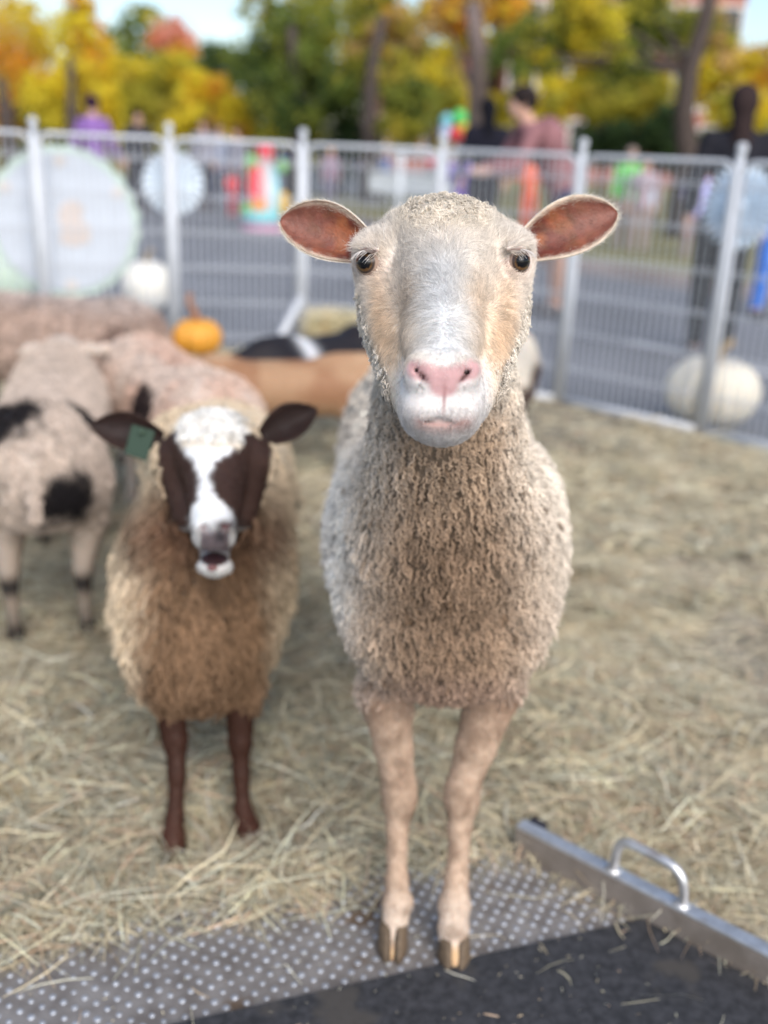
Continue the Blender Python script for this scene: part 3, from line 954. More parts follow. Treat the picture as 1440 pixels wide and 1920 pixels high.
        C = mixc(C, (.16, .10, .06), .75 * sm(vnoise(P, 95, 77), .80, .92) * sm(y, 700, 780))
        return C * (.78 + .44 * vnoise(P, 45, 5))[:, None] * (.88 + .24 * vnoise(P, 13, 6))[:, None]

    def leg_w(P):
        x, y, z = PX(P); y = y + (vnoise(P, 60, 71) - .5) * 70
        return sm(y, 1275, 1335) * sm(P[:, 2], .50, .44)

    def skin_col(P):
        fw = face_w(P); lw = leg_w(P)
        C = wool_col(P) * (.30 + .38 * sm(PX(P)[1], 700, 520))[:, None]  # skin under the wool darkened to paint the shade in gaps between locks
        C = C * (1 - fw[:, None]) + face_col(P, False) * fw[:, None]
        x, y, z = PX(P)
        lc = np.tile(np.array([.50, .375, .285]), (len(P), 1))
        lc = mixc(lc, (.56, .46, .38), sm(y, 1640, 1720))
        lc = mixc(lc, (.30, .21, .15), .8 * gs(y, 1508, 28) * vnoise(P, 90, 4))
        lc = mixc(lc, (.18, .11, .07), .5 * sm(vnoise(P, 55, 15), .55, .8)); lc = mixc(lc, (.30, .19, .13), .75 * sm(y, 1400, 1290))
        lc = mixc(lc, (.50, .30, .13), .7 * sm(y, 1765, 1785) )
        return C * (1 - lw[:, None]) + lc * lw[:, None]
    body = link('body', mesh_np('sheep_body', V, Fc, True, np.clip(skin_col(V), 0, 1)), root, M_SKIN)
    # ---- hooves (two claws each)
    for cx, cy, zz, w in ((735, 1788, 1.545, .0200), (851, 1802, 1.527, .0210)):
        c = W(cx, cy, zz)
        for s in (-1, 1):
            V_ = []; nn = 14
            for i, (t, rr, dy, hgt) in enumerate(((0, 1.0, 0, PLN + .001), (.0, 1.02, 0, PLN + .006), (.3, .95, .003, PLN + .016), (.7, .86, .008, PLN + .028), (1, .72, .012, PLN + .038), (1, .3, .014, PLN + .042))):
                for j in range(nn):
                    th = 2 * math.pi * j / nn
                    ex = math.cos(th); ey = math.sin(th)
                    front = max(0, -ey)
                    V_.append((c[0] + s * (w * .62) + ex * w * .60 * rr * (1 - .35 * front ** 2) - s * .004 * front, c[1] + dy + .004 + ey * .030 * rr * (1.05 if ey < 0 else .8), hgt))
            F_ = [(i * nn + j, i * nn + (j + 1) % nn, (i + 1) * nn + (j + 1) % nn, (i + 1) * nn + j) for i in range(5) for j in range(nn)]
            V_ = np.array(V_); zz_ = (V_[:, 2] - PLN) / .04
            C_ = mixc(np.tile(np.array([.12, .085, .055]), (len(V_), 1)), (.05, .035, .025), np.clip(sm(zz_, .35, 0), 0, 1) * .8)
            C_ = mixc(C_, (.02, .015, .01), gs(V_[:, 0], c[0], .006) * .9)  # shade in the cleft between the claws painted dark
            link('hoof', mesh_np('hoof', V_, F_, True, C_), root, M_HORN)
    # ---- eyes
    for s, ex, ey in ((-1, 691, 493), (1, 970, 490)):
        g = unit(np.array([s * .62, -.75, .08]))
        eyeball(W(ex, ey, 1.052) - g * .0012, .0142, unit(np.array([s * .42, -.9, .12])), 'eye', root)
    # ---- ears
    ears = []
    for s, rt, tp in ((-1, (692, 470, 1.10), (526, 412, 1.10)), (1, (980, 468, 1.10), (1157, 398, 1.10))):
        A, B = W(*rt), W(*tp)
        prof = lambda q: .50 + .50 * math.sin(math.pi * min(1, q / .5) * .5) if q < .5 else max(.0, 1 - ((q - .5) / .505) ** 2.0) ** .72
        V2, F2, S, N2, nV, ax, nr_ = ear_mesh(A, B, UP * 1.0 + RT * s * -.12, .0300, .95, .002, UP * .002, prof=prof)
        t = S[:, 1] * (1); q = S[:, 0]
        P2 = V2[:nV]
        inner = sm(np.abs(t), 1.0, .72)
        Ci = np.tile(np.array([.54, .44, .35]), (nV, 1))
        deep = sm(q, .75, .1)
        Cin = np.array([.17, .060, .042])[None, :] * (1 - deep[:, None]) + np.array([.105, .020, .012])[None, :] * deep[:, None]
        sp = sm(vnoise(P2, 130, 6 + s), .5, .72) * sm(q, .9, .5)
        Cin = mixc(Cin, (.13, .05, .025), sp * .75)
        Cin = mixc(Cin, (.40, .13, .04), sm(vnoise(P2, 70, 16), .5, .8) * deep * .6)
        Ci = Ci * (1 - inner[:, None]) + Cin * inner[:, None]
        Co = np.tile(np.array([.66, .60, .52]), (nV, 1))
        eo = link('ear', mesh_np('ear', V2, F2, True, np.concatenate([Ci, Co])), root, M_EAR)
        # fine hair along the rim and over the inside
        Fp = F2[:(len(F2) - (2 * 26 + 2 * 17 - 4)) // 2]
        Pe, Ne = scatter(P2, Fp, N2, 5200, lambda X: 1 + 0 * X[:, 0])
        d2 = ((Pe[:, None, :] - P2[None, ::3, :]) ** 2).sum(2).argmin(1) * 3
        tt = t[d2]; qq = q[d2]
        edge = sm(np.abs(tt), .55, .95)
        kp = rng.random(len(Pe)) < (.14 + .6 * edge)
        Pe, Ne, edge, qq, tt = Pe[kp], Ne[kp], edge[kp], qq[kp], tt[kp]
        upd = unit(UP[None, :]) * np.sign(tt)[:, None]
        D = ax[None, :] * (.9) + upd * .35
        Cc = np.array([.20, .095, .07])[None, :] * (1 - edge[:, None]) + np.array([.74, .68, .58])[None, :] * edge[:, None]
        Q, R, Cc = fur(Pe, Ne, D, .004 + .004 * rng.random(len(Pe)), .00012, Cc * (1 + rng.normal(0, .1, (len(Pe), 1))), .35)
        # back side rim hair
        Pb2, Nb2 = scatter(V2[nV:], Fp[:, ::-1], -N2, 3500)
        Q2, R2, C2 = fur(Pb2, Nb2, np.tile(ax, (len(Pb2), 1)), .004 + .004 * rng.random(len(Pb2)), .00014, np.tile(np.array([.74, .69, .6]), (len(Pb2), 1)) * (1 + rng.normal(0, .08, (len(Pb2), 1))), .3)
        curves_obj('ear_hair', np.concatenate([Q, Q2]), np.concatenate([R, R2]), np.concatenate([Cc, C2]), M_HAIR, eo)
    # ---- face hair
    eyes = [W(691, 493, 1.045), W(970, 490, 1.045)]
    def wf(P):
        w = face_w(P); x, y, z = PX(P); u = x - 831
        w = w * (1 - .95 * sm(nose_w(u, y), .25, .8))
        w = w * (1 - .9 * gs(y, 789 - (u / 60) ** 2 * 9, 4) * sm(np.abs(u), 62, 50))
        for ex, ey in ((691, 493), (970, 490)): w = w * (np.hypot((x - ex) / 25, (y - ey - 1) / 27) > 1)
        return np.where(z < 1.16, w, 0)
    Pf, Nf = scatter(Vh, Fh, Nh, 80000, wf)
    x, y, z = PX(Pf); u = (x - 832) / 130.0
    fore = sm(y, 640, 540); muz = sm(y, 655, 700)
    lat = u * (1.3 * fore + 1.0 * (1 - fore)) + .15 * np.sign(u) * (1 - muz)
    ver = .85 * fore - .9 * (1 - fore) * (1 - muz) - muz * .8
    ver = ver + .6 * np.abs(u) * fore * sm(y, 480, 430)
    D = RT[None, :] * lat[:, None] + UP[None, :] * ver[:, None] + FW[None, :] * .25
    sw = vnoise(Pf, 28, 21) - .5; D = D + RT[None, :] * sw[:, None] * 1.0
    L = np.interp(y, [380, 450, 520, 620, 680, 700, 760, 840], [.017, .015, .012, .009, .0055, .004, .005, .006]) * (1 + rng.normal(0, .2, len(y)))
    Cc = face_col(Pf, True) * (1 + rng.normal(0, .16, (len(y), 1))) * (.82 + .36 * vnoise(Pf, 160, 61))[:, None]
    Q, R, Cc = fur(Pf, Nf, D, np.abs(L), .00019, Cc, .35, k=5, jit=.20)
    curves_obj('face_hair', Q, R, Cc, M_HAIR, body)
    # lashes and whiskers
    Pl = []; 
    for s, ex, ey in ((-1, 691, 493), (1, 970, 490)):
        for k in range(22):
            tq = rnd.uniform(-1, 1); r0 = W(ex + tq * 15 + s * 6, ey - 24 + 9 * tq * tq, 1.036 + .004 * abs(tq))
            dv = unit(RT * (s * .9 + tq * .2) - UP * rnd.uniform(.25, .6) - FW * .45); Lq = rnd.uniform(.007, .014)
            Pl.append([r0 + dv * Lq * q - UP * .004 * q * q for q in (0, .33, .66, 1)])
    Pl = np.array(Pl); curves_obj('eyelashes', Pl, np.tile(np.array([.00022, .0002, .00014, .00005]), (len(Pl), 1)), np.tile(np.array([.75, .72, .70]), (len(Pl), 1)), M_HAIR, body)
    # ---- wool: head cap, neck, chest, flanks
    def ww(P):
        w = (1 - face_w(P)) * (1 - leg_w(P)); x, y, z = PX(P)
        vis = np.where(P[:, 1] > 1.9, .35, 1.0) * np.where(P[:, 2] < .40, .0, 1)
        ey = np.minimum(np.linalg.norm(P - eyes[0], axis=1), np.linalg.norm(P - eyes[1], axis=1))
        return w * vis * (ey > .03)
    # small tight curls on head and neck sides
    P1, N1 = scatter(Vh, Fh, Nh, 7500, lambda P: ww(P) * (P[:, 2] > .83))
    x, y, z = PX(P1)
    D1 = np.tile(DOWN, (len(P1), 1)) * sm(y, 400, 520)[:, None] + UP[None, :] * sm(y, 480, 400)[:, None] * .4 + rng.normal(0, .5, (len(P1), 3))
    hl = np.interp(y, [370, 430, 520, 700], [.008, .010, .010, .011])
    Q1, R1, C1 = locks(P1, N1, D1, hl * (1 + rng.normal(0, .2, len(P1))), wool_col(P1), 5, .0013, 1.7, .00045, .7, 7, .0012, .4)
    P2, N2_ = scatter(Vb, Fb, Nb, 27000, lambda P: ww(P) * np.where(PX(P)[2] < 1.75, 1.0, .4))
    x, y, z = PX(P2)
    D2 = np.tile(DOWN, (len(P2), 1)) + 0.35 * FW[None, :] * sm(z, 1.5, 1.7)[:, None]
    ll = np.interp(y, [800, 1000, 1200, 1320], [.014, .0175, .0175, .012]) * (1 + rng.normal(0, .32, len(P2)))
    Q2, R2, C2 = locks(P2, N2_, D2, ll, wool_col(P2), 4, .0016, 2.1, .00068, .72, 8, .0011, .34, .15)
    curves_obj('fleece', Q2, R2, C2, M_WOOL, body)
    curves_obj('head_wool', Q1, R1, C1, M_WOOL, body)
    P3, N3 = scatter(V, Fc, np.concatenate([Nh, Nb]), 42000, ww)
    y3 = PX(P3)[1]
    Q3, R3, C3 = fur(P3, N3, np.tile(DOWN, (len(P3), 1)) + rng.normal(0, .4, P3.shape), np.interp(y3, [400, 800, 1000], [.009, .014, .02]), .00022, wool_col(P3) * .6, .5, .0012, 6, .5)  # undercoat hairs dimmed as well, for painted shade between the locks
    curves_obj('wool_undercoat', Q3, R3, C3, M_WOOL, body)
    # ---- short leg hair
    P4, N4 = scatter(Vb, Fb, Nb, 26000, lambda P: leg_w(P) * (P[:, 2] > .095) * (P[:, 1] < 1.7))
    Q4, R4, C4 = fur(P4, N4, np.tile(DOWN, (len(P4), 1)), np.full(len(P4), .010), .00032, skin_col(P4) * (1 + rng.normal(0, .2, (len(P4), 1))), .30, jit=.35)
    curves_obj('leg_hair', Q4, R4, C4, M_HAIR, body)


build_cream()
print('cream sheep', round(time.time() - T0, 1))
# ================================================================== BROWN SHEEP (second, mouth open)
def build_brown():
    root = empty('sheep', (-.28, 1.62, 0), 'brown sheep with dark face, white blaze, open mouth and a green ear tag', 'sheep')
    f = Field((-.62, 1.15, -.01), (.02, 2.75, .98), .0065)
    fh = Field((-.42, 1.20, .48), (-.10, 1.75, .86), .0036)
    def head(f):
        f.ell(W(402, 838, 1.70), (.075, .075, .060), None, .03)
        f.cone(W(402, 855, 1.665), W(402, 950, 1.585), .062, .038, .03)
        f.cone(W(402, 945, 1.585), W(401, 992, 1.545), .038, .033, .02)
        for s in (-1, 1):
            f.ell(W(402 + s * 82, 862, 1.695), (.024, .03, .026), None, .03)
            f.cone(W(402 + s * 66, 880, 1.70), W(402 + s * 50, 968, 1.66), .034, .024, .03)
            f.ell(W(402 + s * 20, 985, 1.53), (.014, .013, .012), None, .012)
            f.cone(W(402 + s * 22, 1010, 1.545), W(402 + s * 10, 1020, 1.53), .012, .010, .012)
        f.cone(W(402, 955, 1.68), W(403, 1058, 1.575), .032, .020, .02)      # lower jaw
        f.ell(W(403, 1062, 1.565), (.0275, .022, .0140), None, .012)
        f.ell(W(402, 1043, 1.535), (.020, .040, .0105), None, .006, sub=True)   # open mouth
        for s in (-1, 1): f.cone(W(402 + s * 20, 984, 1.515), W(402 + s * 12, 994, 1.515), .0045, .004, .004, sub=True)
    def trunk(f):
        f.cone(W(400, 870, 1.80), W(385, 1000, 1.82), .080, .12, .05)
        cen = W(374, 1135, 1.87)
        f.ell(cen, (.138, .19, .170), None, .06)
        f.ell(W(378, 1205, 1.85), (.100, .16, .105), None, .05)
        f.ell(W(376, 850, 1.93), (.115, .15, .085), None, .06)
        b = unit(np.array([-.10, 1, 0]))
        f.cone(cen + b * .15 + e_up * .01, cen + b * .68 + e_up * .03, .163, .165, .08)
        f.ell(cen + b * .76 + e_up * .03, (.15, .15, .16), None, .08)
        for pts in (((312, 1270, 1.80, .040), (328, 1385, 1.80, .023), (332, 1450, 1.79, .0155), (328, 1530, 1.785, .0150), (325, 1570, 1.775, .020), (325, 1588, 1.77, .022)),
                    ((450, 1270, 1.82, .038), (450, 1390, 1.83, .022), (452, 1450, 1.83, .015), (455, 1515, 1.825, .015), (462, 1545, 1.815, .020), (467, 1562, 1.805, .022))):
            for p, q in zip(pts[:-1], pts[1:]): f.cone(W(*p[:3]), W(*q[:3]), p[3] * .9, q[3] * .9, .012)
        for s in (-1, 1):
            hip = cen + b * .72 + np.array([s * .10, 0, -.04])
            st = hip + [0, -.09, -.16]; hk = hip + [0, .10, -.28]; fe = np.array([hip[0], hip[1] + .04, .09]); ho = np.array([hip[0], hip[1] + .01, .02])
            for p, q, ra, rb in ((hip, st, .09, .055), (st, hk, .05, .024), (hk, fe, .02, .015), (fe, ho, .018, .022)): f.cone(p, q, ra, rb, .02)
    head(f); trunk(f); V1, F1 = f.mesh(1)
    head(fh); trunk(fh); V2, F2 = fh.mesh(1)
    lo, hi = fh.lo, fh.lo + fh.h * (fh.n - 1)
    pn = unit(np.array([0, -.75, .35])); p0 = W(400, 930, 1.76)
    k2 = ((V2 > lo + .006) & (V2 < hi - .006)).all(1) & ((V2 - p0) @ pn > -.012)
    k1 = ~(((V1 > lo + .016) & (V1 < hi - .016)).all(1) & ((V1 - p0) @ pn > 0))
    def compact(V, F):
        u, inv = np.unique(F, return_inverse=True); return V[u], inv.reshape(F.shape)
    V1, F1 = compact(V1, F1[k1[F1].all(1)]); V2, F2 = compact(V2, F2[k2[F2].all(1)])
    N1, N2 = vnormals(V1, F1), vnormals(V2, F2)
    V = np.concatenate([V2, V1]); Fc = np.concatenate([F2, F1 + len(V2)]); N = np.concatenate([N2, N1])
    def fw(P):
        x, y, z = PX(P); a = np.abs(x - 402)
        xl = np.interp(y, [820, 900, 960, 1010, 1090], [114, 108, 90, 58, 48]); zl = np.interp(y, [850, 950, 1000, 1085], [1.76, 1.72, 1.68, 1.63])
        return sm(a, xl, xl - 10) * sm(y, 802, 818) * (1 - sm(y, 845, 832) * sm(np.abs(x - 397), 64, 52)) * sm(y, 1095, 1085) * sm(z, zl, zl - .02)
    def fcol(P):
        x, y, z = PX(P); n = len(P)
        C = np.tile(np.array([.050, .026, .020]), (n, 1))
        cx = np.interp(y, [770, 830, 860, 880, 920, 960, 990, 1030], [395, 393, 386, 382, 386, 396, 400, 402])
        hw = np.interp(y, [770, 820, 850, 865, 890, 930, 950, 980, 1000, 1030], [60, 60, 42, 20, 9, 13, 34, 40, 36, 26])
        C = mixc(C, (.78, .79, .80), sm(np.abs(x - cx) + (vnoise(P, 140, 91) - .5) * 12, hw + 8, hw - 6) * sm(y, 1010, 985))
        C = mixc(C, (.13, .105, .115), .9 * sm(np.abs(x - 404), 34, 24) * sm(y, 986, 1004) * sm(y, 1045, 1032))
        C = mixc(C, (.03, .025, .03), np.clip(1.1 * np.maximum(gs(x, 424, 26) * gs(y, 985, 12), gs(x, 412, 12) * gs(y, 1004, 16)), 0, 1))
        C = mixc(C, (.10, .03, .03), .9 * gs(np.hypot((np.abs(x - 402) - 20) / 9, (y - 988) / 8), 0, .9))
        C = mixc(C, (.50, .49, .48), sm(np.abs(x - 403), 24, 30) * sm(y, 985, 1000))
        C = mixc(C, (.52, .51, .50), sm(y, 1028, 1040) + 0 * x)
        C = mixc(C, (.035, .015, .018), sm(np.hypot((x - 402) / 27, (y - 1048) / 14), 1.05, .9))  # dark hollow of the open mouth painted on as shade
        return C
    def wcol(P):
        x, y, z = PX(P); n = len(P)
        C = np.tile(np.array([.68, .56, .41]), (n, 1))
        a = np.abs(x - 385)
        w = sm(a, np.interp(y, [900, 1000, 1150, 1320], [120, 140, 150, 160]), np.interp(y, [900, 1000, 1150, 1320], [60, 60, 75, 90])) * sm(y, 860, 930) * sm(z, 2.05, 1.85)
        C = mixc(C, (.24, .15, .09), w)
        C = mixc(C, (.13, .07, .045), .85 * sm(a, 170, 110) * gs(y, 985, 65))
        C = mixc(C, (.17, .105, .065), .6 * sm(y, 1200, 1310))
        C = mixc(C, (.78, .76, .72), sm(y, 850, 820) * sm(np.abs(x - 397), 75, 55) * sm(z, 1.80, 1.76))
        return C * (.78 + .44 * vnoise(P, 26, 31))[:, None]
    def lw(P): return sm(P[:, 2], .285, .25)
    def scol(P):
        C = wcol(P) * (.38 + .45 * sm(PX(P)[1], 900, 850))[:, None]; w = fw(P)[:, None]; C = C * (1 - w) + fcol(P) * w  # fleece skin darkened so shade between the long locks sits in the colour
        l = lw(P)[:, None]; L = np.tile(np.array([.040, .015, .009]), (len(P), 1)) * (1 + .5 * sm(P[:, 2], .15, .02))[:, None]
        return C * (1 - l) + L * l
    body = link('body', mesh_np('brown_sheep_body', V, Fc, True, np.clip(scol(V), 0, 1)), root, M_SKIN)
    mb = MB(); mb.ball(W(402, 1056, 1.562), .011, .03, .0045, 12, 8, (.20, .10, .10)); mb.build('tongue', M_SKIN, root, True)
    for s, ex in ((-1, 322), (1, 484)):
        eyeball(W(ex, 863, 1.678), .0145, unit(np.array([s * .6, -.8, .1])), 'eye', root, (.05, .03, .02))
    for cx, cy in ((325, 1600), (468, 1575)):
        c = G(cx, cy, .025)
        for s in (-1, 1):
            mb = MB(); mb.ball((c[0] + s * .012, c[1], .022), .0125, .027, .022, 12, 8, (.03, .022, .02)); mb.build('hoof', M_HORN, root, True)
    for s, rt, tp, upv in ((-1, (305, 826, 1.74), (172, 797, 1.74), UP), (1, (492, 822, 1.74), (594, 768, 1.74), UP + RT * -.3)):
        A, B = W(*rt), W(*tp)
        prof = lambda q: .45 + .55 * math.sin(math.pi * min(1, q / .5) * .5) if q < .5 else max(.0, 1 - ((q - .5) / .505) ** 1.7) ** .85
        V_, F_, S, Ne, nV, ax, nr_ = ear_mesh(A, B, upv, .031, .9, .002, UP * .003, prof=prof)
        inner = sm(np.abs(S[:, 1]), .95, .6)[:, None]
        Ci = np.array([.05, .028, .022]) * (1 - inner) + np.array([.020, .010, .009]) * inner
        eo = link('ear', mesh_np('ear', V_, F_, True, np.concatenate([Ci, np.tile(np.array([.05, .028, .022]), (nV, 1))])), root, M_EAR)
        Fp = F_[:(len(F_) - (2 * 26 + 2 * 17 - 4)) // 2]
        Pe, Nn = scatter(V_[:nV], Fp, Ne, 1500)
        Q, R_, C_ = fur(Pe, Nn, np.tile(ax, (len(Pe), 1)), np.full(len(Pe), .009), .0003, np.tile(np.array([.045, .026, .022]), (len(Pe), 1)))
        curves_obj('ear_hair', Q, R_, C_, M_HAIR, eo)
        if s == -1:
            c = W(262, 830, 1.715); X_ = unit(RT * .9 - FW * .1 - UP * .28); Y_ = unit(UP * .95 + RT * .25); Z_ = np.cross(X_, Y_)
            mb = MB(); mb.box(c, (.042, .052, .003), np.stack([X_, Y_, Z_], 1), (.025, .05, .032), .0014); mb.build('ear_tag', M_PLAIN, root)
            mb = MB(); mb.ball(c + Z_ * .003 + Y_ * .018, .006, .006, .006, 10, 8, (.04, .07, .045)); mb.build('tag_button', M_PLAIN, root, True)
    Pf, Nf = scatter(V2, F2, N2, 14000, lambda P: fw(P) * (PX(P)[2] < 1.74) * (1 - sm(np.hypot((PX(P)[0] - 402) / 28, (PX(P)[1] - 1048) / 18), 1.05, .95)) * (np.minimum(np.linalg.norm(P - W(322, 863, 1.67), axis=1), np.linalg.norm(P - W(484, 863, 1.67), axis=1)) > .014))
    x, y, z = PX(Pf)
    Q, R_, C_ = fur(Pf, Nf, RT[None, :] * ((x - 402) / 80)[:, None] + UP * -.6, np.full(len(Pf), .007), .00032, fcol(Pf) * (1 + rng.normal(0, .12, (len(Pf), 1))))
    curves_obj('face_hair', Q, R_, C_, M_HAIR, body)
    Pw, Nw = scatter(V, Fc, N, 11000, lambda P: (1 - fw(P)) * (1 - lw(P)) * np.where(P[:, 1] > 2.3, .3, 1) * np.where(PX(P)[2] < 1.95, 1.3, .8))
    x, y, z = PX(Pw)
    top = sm(y, 900, 850)
    D = np.tile(DOWN, (len(Pw), 1)) + rng.normal(0, .22, Pw.shape)
    D = D * (1 - top[:, None]) + (UP * .4 + rng.normal(0, .7, Pw.shape)) * top[:, None]
    ll = np.interp(y, [780, 860, 950, 1050, 1250, 1330], [.014, .016, .034, .046, .046, .030]) * (1 + rng.normal(0, .2, len(Pw)))
    Q, R_, C_ = locks(Pw, Nw, D, ll, wcol(Pw), 7, .0020, 1.3, .0010, .5, 9, .0024, .22, .24)
    curves_obj('fleece', Q, R_, C_, M_WOOL, body)
    Pl, Nl = scatter(V1, F1, N1, 12000, lambda P: lw(P) * (P[:, 2] > .05) * (P[:, 1] < 2.0))
    Q, R_, C_ = fur(Pl, Nl, np.tile(DOWN, (len(Pl), 1)), np.full(len(Pl), .011), .0004, scol(Pl) * (1.1 + rng.normal(0, .3, (len(Pl), 1))), .3, jit=.35)
    curves_obj('leg_hair', Q, R_, C_, M_HAIR, body)


build_brown()
print('brown sheep', round(time.time() - T0, 1))


# ================================================================== OTHER ANIMALS
def animal(label, cat, name, loc, heading, S=1.0, coat=.025, colf=None, n=5000, leg_r=1.0, head=(0, .62, .74, 0, .84, .66), slim=1.0, horn=False, locks_=True, res=.011, group=None, neck_r=.085, curlr=.0013, earl=.09, leghair=None):
    """a sheep or goat in its own coordinates: x right, y forward, z up"""
    root = empty(name, (loc[0], loc[1], 0), label, cat, group, heading)
    f = Field((-.30, -.75, -.01), (.30, 1.08, 1.12), res / S if S < 1 else res)
    bw = .150 * slim
    f.cone((0, -.33, .50), (0, .25, .50), bw, bw * .97, .06)
    f.ell((0, -.40, .51), (bw * .95, .16, .16), None, .06); f.ell((0, .33, .50), (bw * .9, .14, .155), None, .06)
    hb_, hm = np.array(head[:3]), np.array(head[3:])
    f.ell((0, .22, .60 if slim < 1 else .58), (.05, .14, .075), None, .05); f.ell((0, -.36, .60), (.085, .10, .06), None, .05)
    for s in (-1, 1): f.ell((s * .075 * slim, .27, .47), (.06, .10, .13), None, .04); f.ell((s * .07 * slim, -.38, .50), (.07, .12, .14), None, .04)
    f.cone((0, .36, .58), hb_ - unit(hm - hb_) * .02, neck_r * 1.15, neck_r * .75, .05)
    f.cone(hb_, hm, .058, .030, .03); f.ell(hb_ + [0, 0, .01], (.062, .07, .06), None, .03)
    f.ell(hm, (.032, .034, .028), None, .02)
    for s in (-1, 1):
        f.ell(hb_ * .75 + hm * .25 + np.array([s * .048, 0, .015]), (.018, .022, .02), None, .02)
        fl = [(s * .09, .30, .42, .06), (s * .085, .31, .30, .030), (s * .08, .32, .25, .026), (s * .08, .315, .11, .017), (s * .08, .33, .06, .021), (s * .08, .34, .03, .022)]
        hl = [(s * .09, -.36, .46, .085), (s * .10, -.32, .32, .050), (s * .09, -.44, .24, .025), (s * .09, -.42, .10, .017), (s * .09, -.40, .06, .021), (s * .09, -.39, .03, .022)]
        for pts in (fl, hl):
            for p, q in zip(pts[:-1], pts[1:]): f.cone(p[:3], q[:3], p[3] * leg_r, q[3] * leg_r, .015)
    f.cone((0, -.54, .58), (0, -.60, .44), .022, .014, .02)
    V, F = f.mesh(1); N = vnormals(V, F)
    cf = colf
    k = S
    def place(V_): return V_ * k
    body = link('body', mesh_np('animal_body', V * k, F, True, np.clip(cf(V) * .8, 0, 1)), None, M_SKIN)
    body.parent = root
    def part(nm, me, mat):
        o = bpy.data.objects.new(nm, me); col.objects.link(o); me.materials.append(mat); o.parent = root; return o
    for s in (-1, 1):
        d = unit(hm - hb_); side = np.array([1.0, 0, 0]); upv = np.cross(side, d)
        ec = hb_ * .75 + hm * .25 + np.array([s * .060, 0, .02])
        m = MB(); m.ball(ec * k, .014 * k, .014 * k, .014 * k, 10, 8, (.01, .008, .006)); part('eye', mesh_np('eye', np.concatenate(m.V), m.F, True, np.concatenate(m.C)), M_EYE)
        er = hb_ + np.array([s * .05, -.01, .035]); et = er + np.array([s * earl, -.02, -.012])
        nr_ = []
        m = MB(); P_ = np.array([er * (1 - t) + et * t for t in np.linspace(0, 1, 7)])
        m.tube(P_ * k, np.array([.012, .022, .027, .028, .024, .015, .003]) * k, 8, cf(et[None, :])[0] * .9)
        Vm = np.concatenate(m.V); Vm = Vm - 0; c_ = Vm.mean(0); Vm[:, 1] = c_[1] + (Vm[:, 1] - c_[1]) * .35
        part('ear', mesh_np('ear', Vm, m.F, True, np.concatenate(m.C)), M_EAR)
        if horn:
            b0 = hb_ + np.array([s * .025, .0, .05]); m = MB()
            m.tube(np.array([b0 + np.array([s * .05 * t, -.12 * t * t, .16 * t - .02 * t * t]) for t in np.linspace(0, 1, 8)]) * k, np.linspace(.016, .005, 8) * k, 10, (.20, .13, .09))
            part('horn', mesh_np('horn', np.concatenate(m.V), m.F, True, np.concatenate(m.C)), M_HORN)
        for yy in (.345, -.385):
            m = MB(); m.ball((s * (.08 if yy > 0 else .09) * k, yy * k, .02 * k), .023 * k, .028 * k, .022 * k, 10, 6, (.025, .02, .018)); part('hoof', mesh_np('hoof', np.concatenate(m.V), m.F, True, np.concatenate(m.C)), M_HORN)
    def w(P):
        hd = (np.linalg.norm(P - (hb_ + hm) / 2, axis=1) < .20)
        return np.where(P[:, 2] > .33, 1.0, 0) * np.where(hd, .0, 1)
    Pw, Nw = scatter(V, F, N, n, w)
    C_ = np.clip(cf(Pw), 0, 1)
    if coat > .015:
        Q, R_, C2 = locks(Pw, Nw, np.tile([0, -.35, -1.0], (len(Pw), 1)), np.full(len(Pw), coat) * (1 + rng.normal(0, .2, len(Pw))), C_, 5, .002, 1.6, curlr, .6, 7, .003, .4, .15)
    else:
        Q, R_, C2 = fur(Pw, Nw, np.tile([0, -1.0, -.5], (len(Pw), 1)), np.full(len(Pw), coat), .0005, C_ * (1 + rng.normal(0, .1, (len(Pw), 1))), .3)
    o = curves_obj('fleece' if coat > .015 else 'coat', Q * k, R_ * k, C2, M_WOOL if coat > .015 else M_HAIR, None)
    o.parent = body
    return root


def blotch(P, spots, base, dark, fz=.02):
    C = np.tile(np.array(base, float), (len(P), 1)) * (.85 + .3 * vnoise(P, 30, 12))[:, None]
    nz = (vnoise(P, 16, 13) - .5) * .05 + (vnoise(P, 45, 17) - .5) * .03
    for x, y, z, r in spots:
        d = np.linalg.norm((P - [x, y, z]) * [.6, 1, 1], axis=1) + nz
        C = mixc(C, dark, sm(d, r + fz, r - fz))
    # dark knees and fetlocks
    return C


def legs_mark(C, P, base, bands, dark=(.02, .018, .02)):
    l = sm(P[:, 2], .36, .30); C = mixc(C, base, l)
    for z, w in bands: C = mixc(C, dark, gs(P[:, 2], z, w) * l)
    return C


def c_spot(P):
    C = blotch(P, [(-.115, -.44, .62, .080), (.085, -.52, .455, .062), (.05, -.52, .51, .035), (.10, -.5, .40, .04), (-.16, -.46, .49, .075), (.10, -.36, .62, .035)], (.58, .49, .425), (.018, .016, .018))
    return legs_mark(C, P, (.40, .33, .27), ((.21, .035), (.04, .085)))
def c_grey(P):
    n_ = vnoise(P, 7, 22)
    C = np.tile(np.array([.50, .38, .32]), (len(P), 1)); C = mixc(C, (.17, .11, .09), sm(n_, .45, .75) * .9); C = mixc(C, (.52, .45, .42), sm(P[:, 2], .62, .68) * .8)
    return legs_mark(C * (.8 + .4 * vnoise(P, 50, 23))[:, None], P, (.10, .08, .07), ())
def c_pink(P):
    C = np.tile(np.array([.64, .53, .46]), (len(P), 1)); C = mixc(C, (.60, .40, .31), sm(vnoise(P, 9, 24), .4, .7) * .7); C = mixc(C, (.035, .025, .025), sm(np.linalg.norm((P - [-.14, -.16, .50]) * [.6, .8, 1], axis=1) + (vnoise(P, 18, 27) - .5) * .05, .125, .095))
    return C
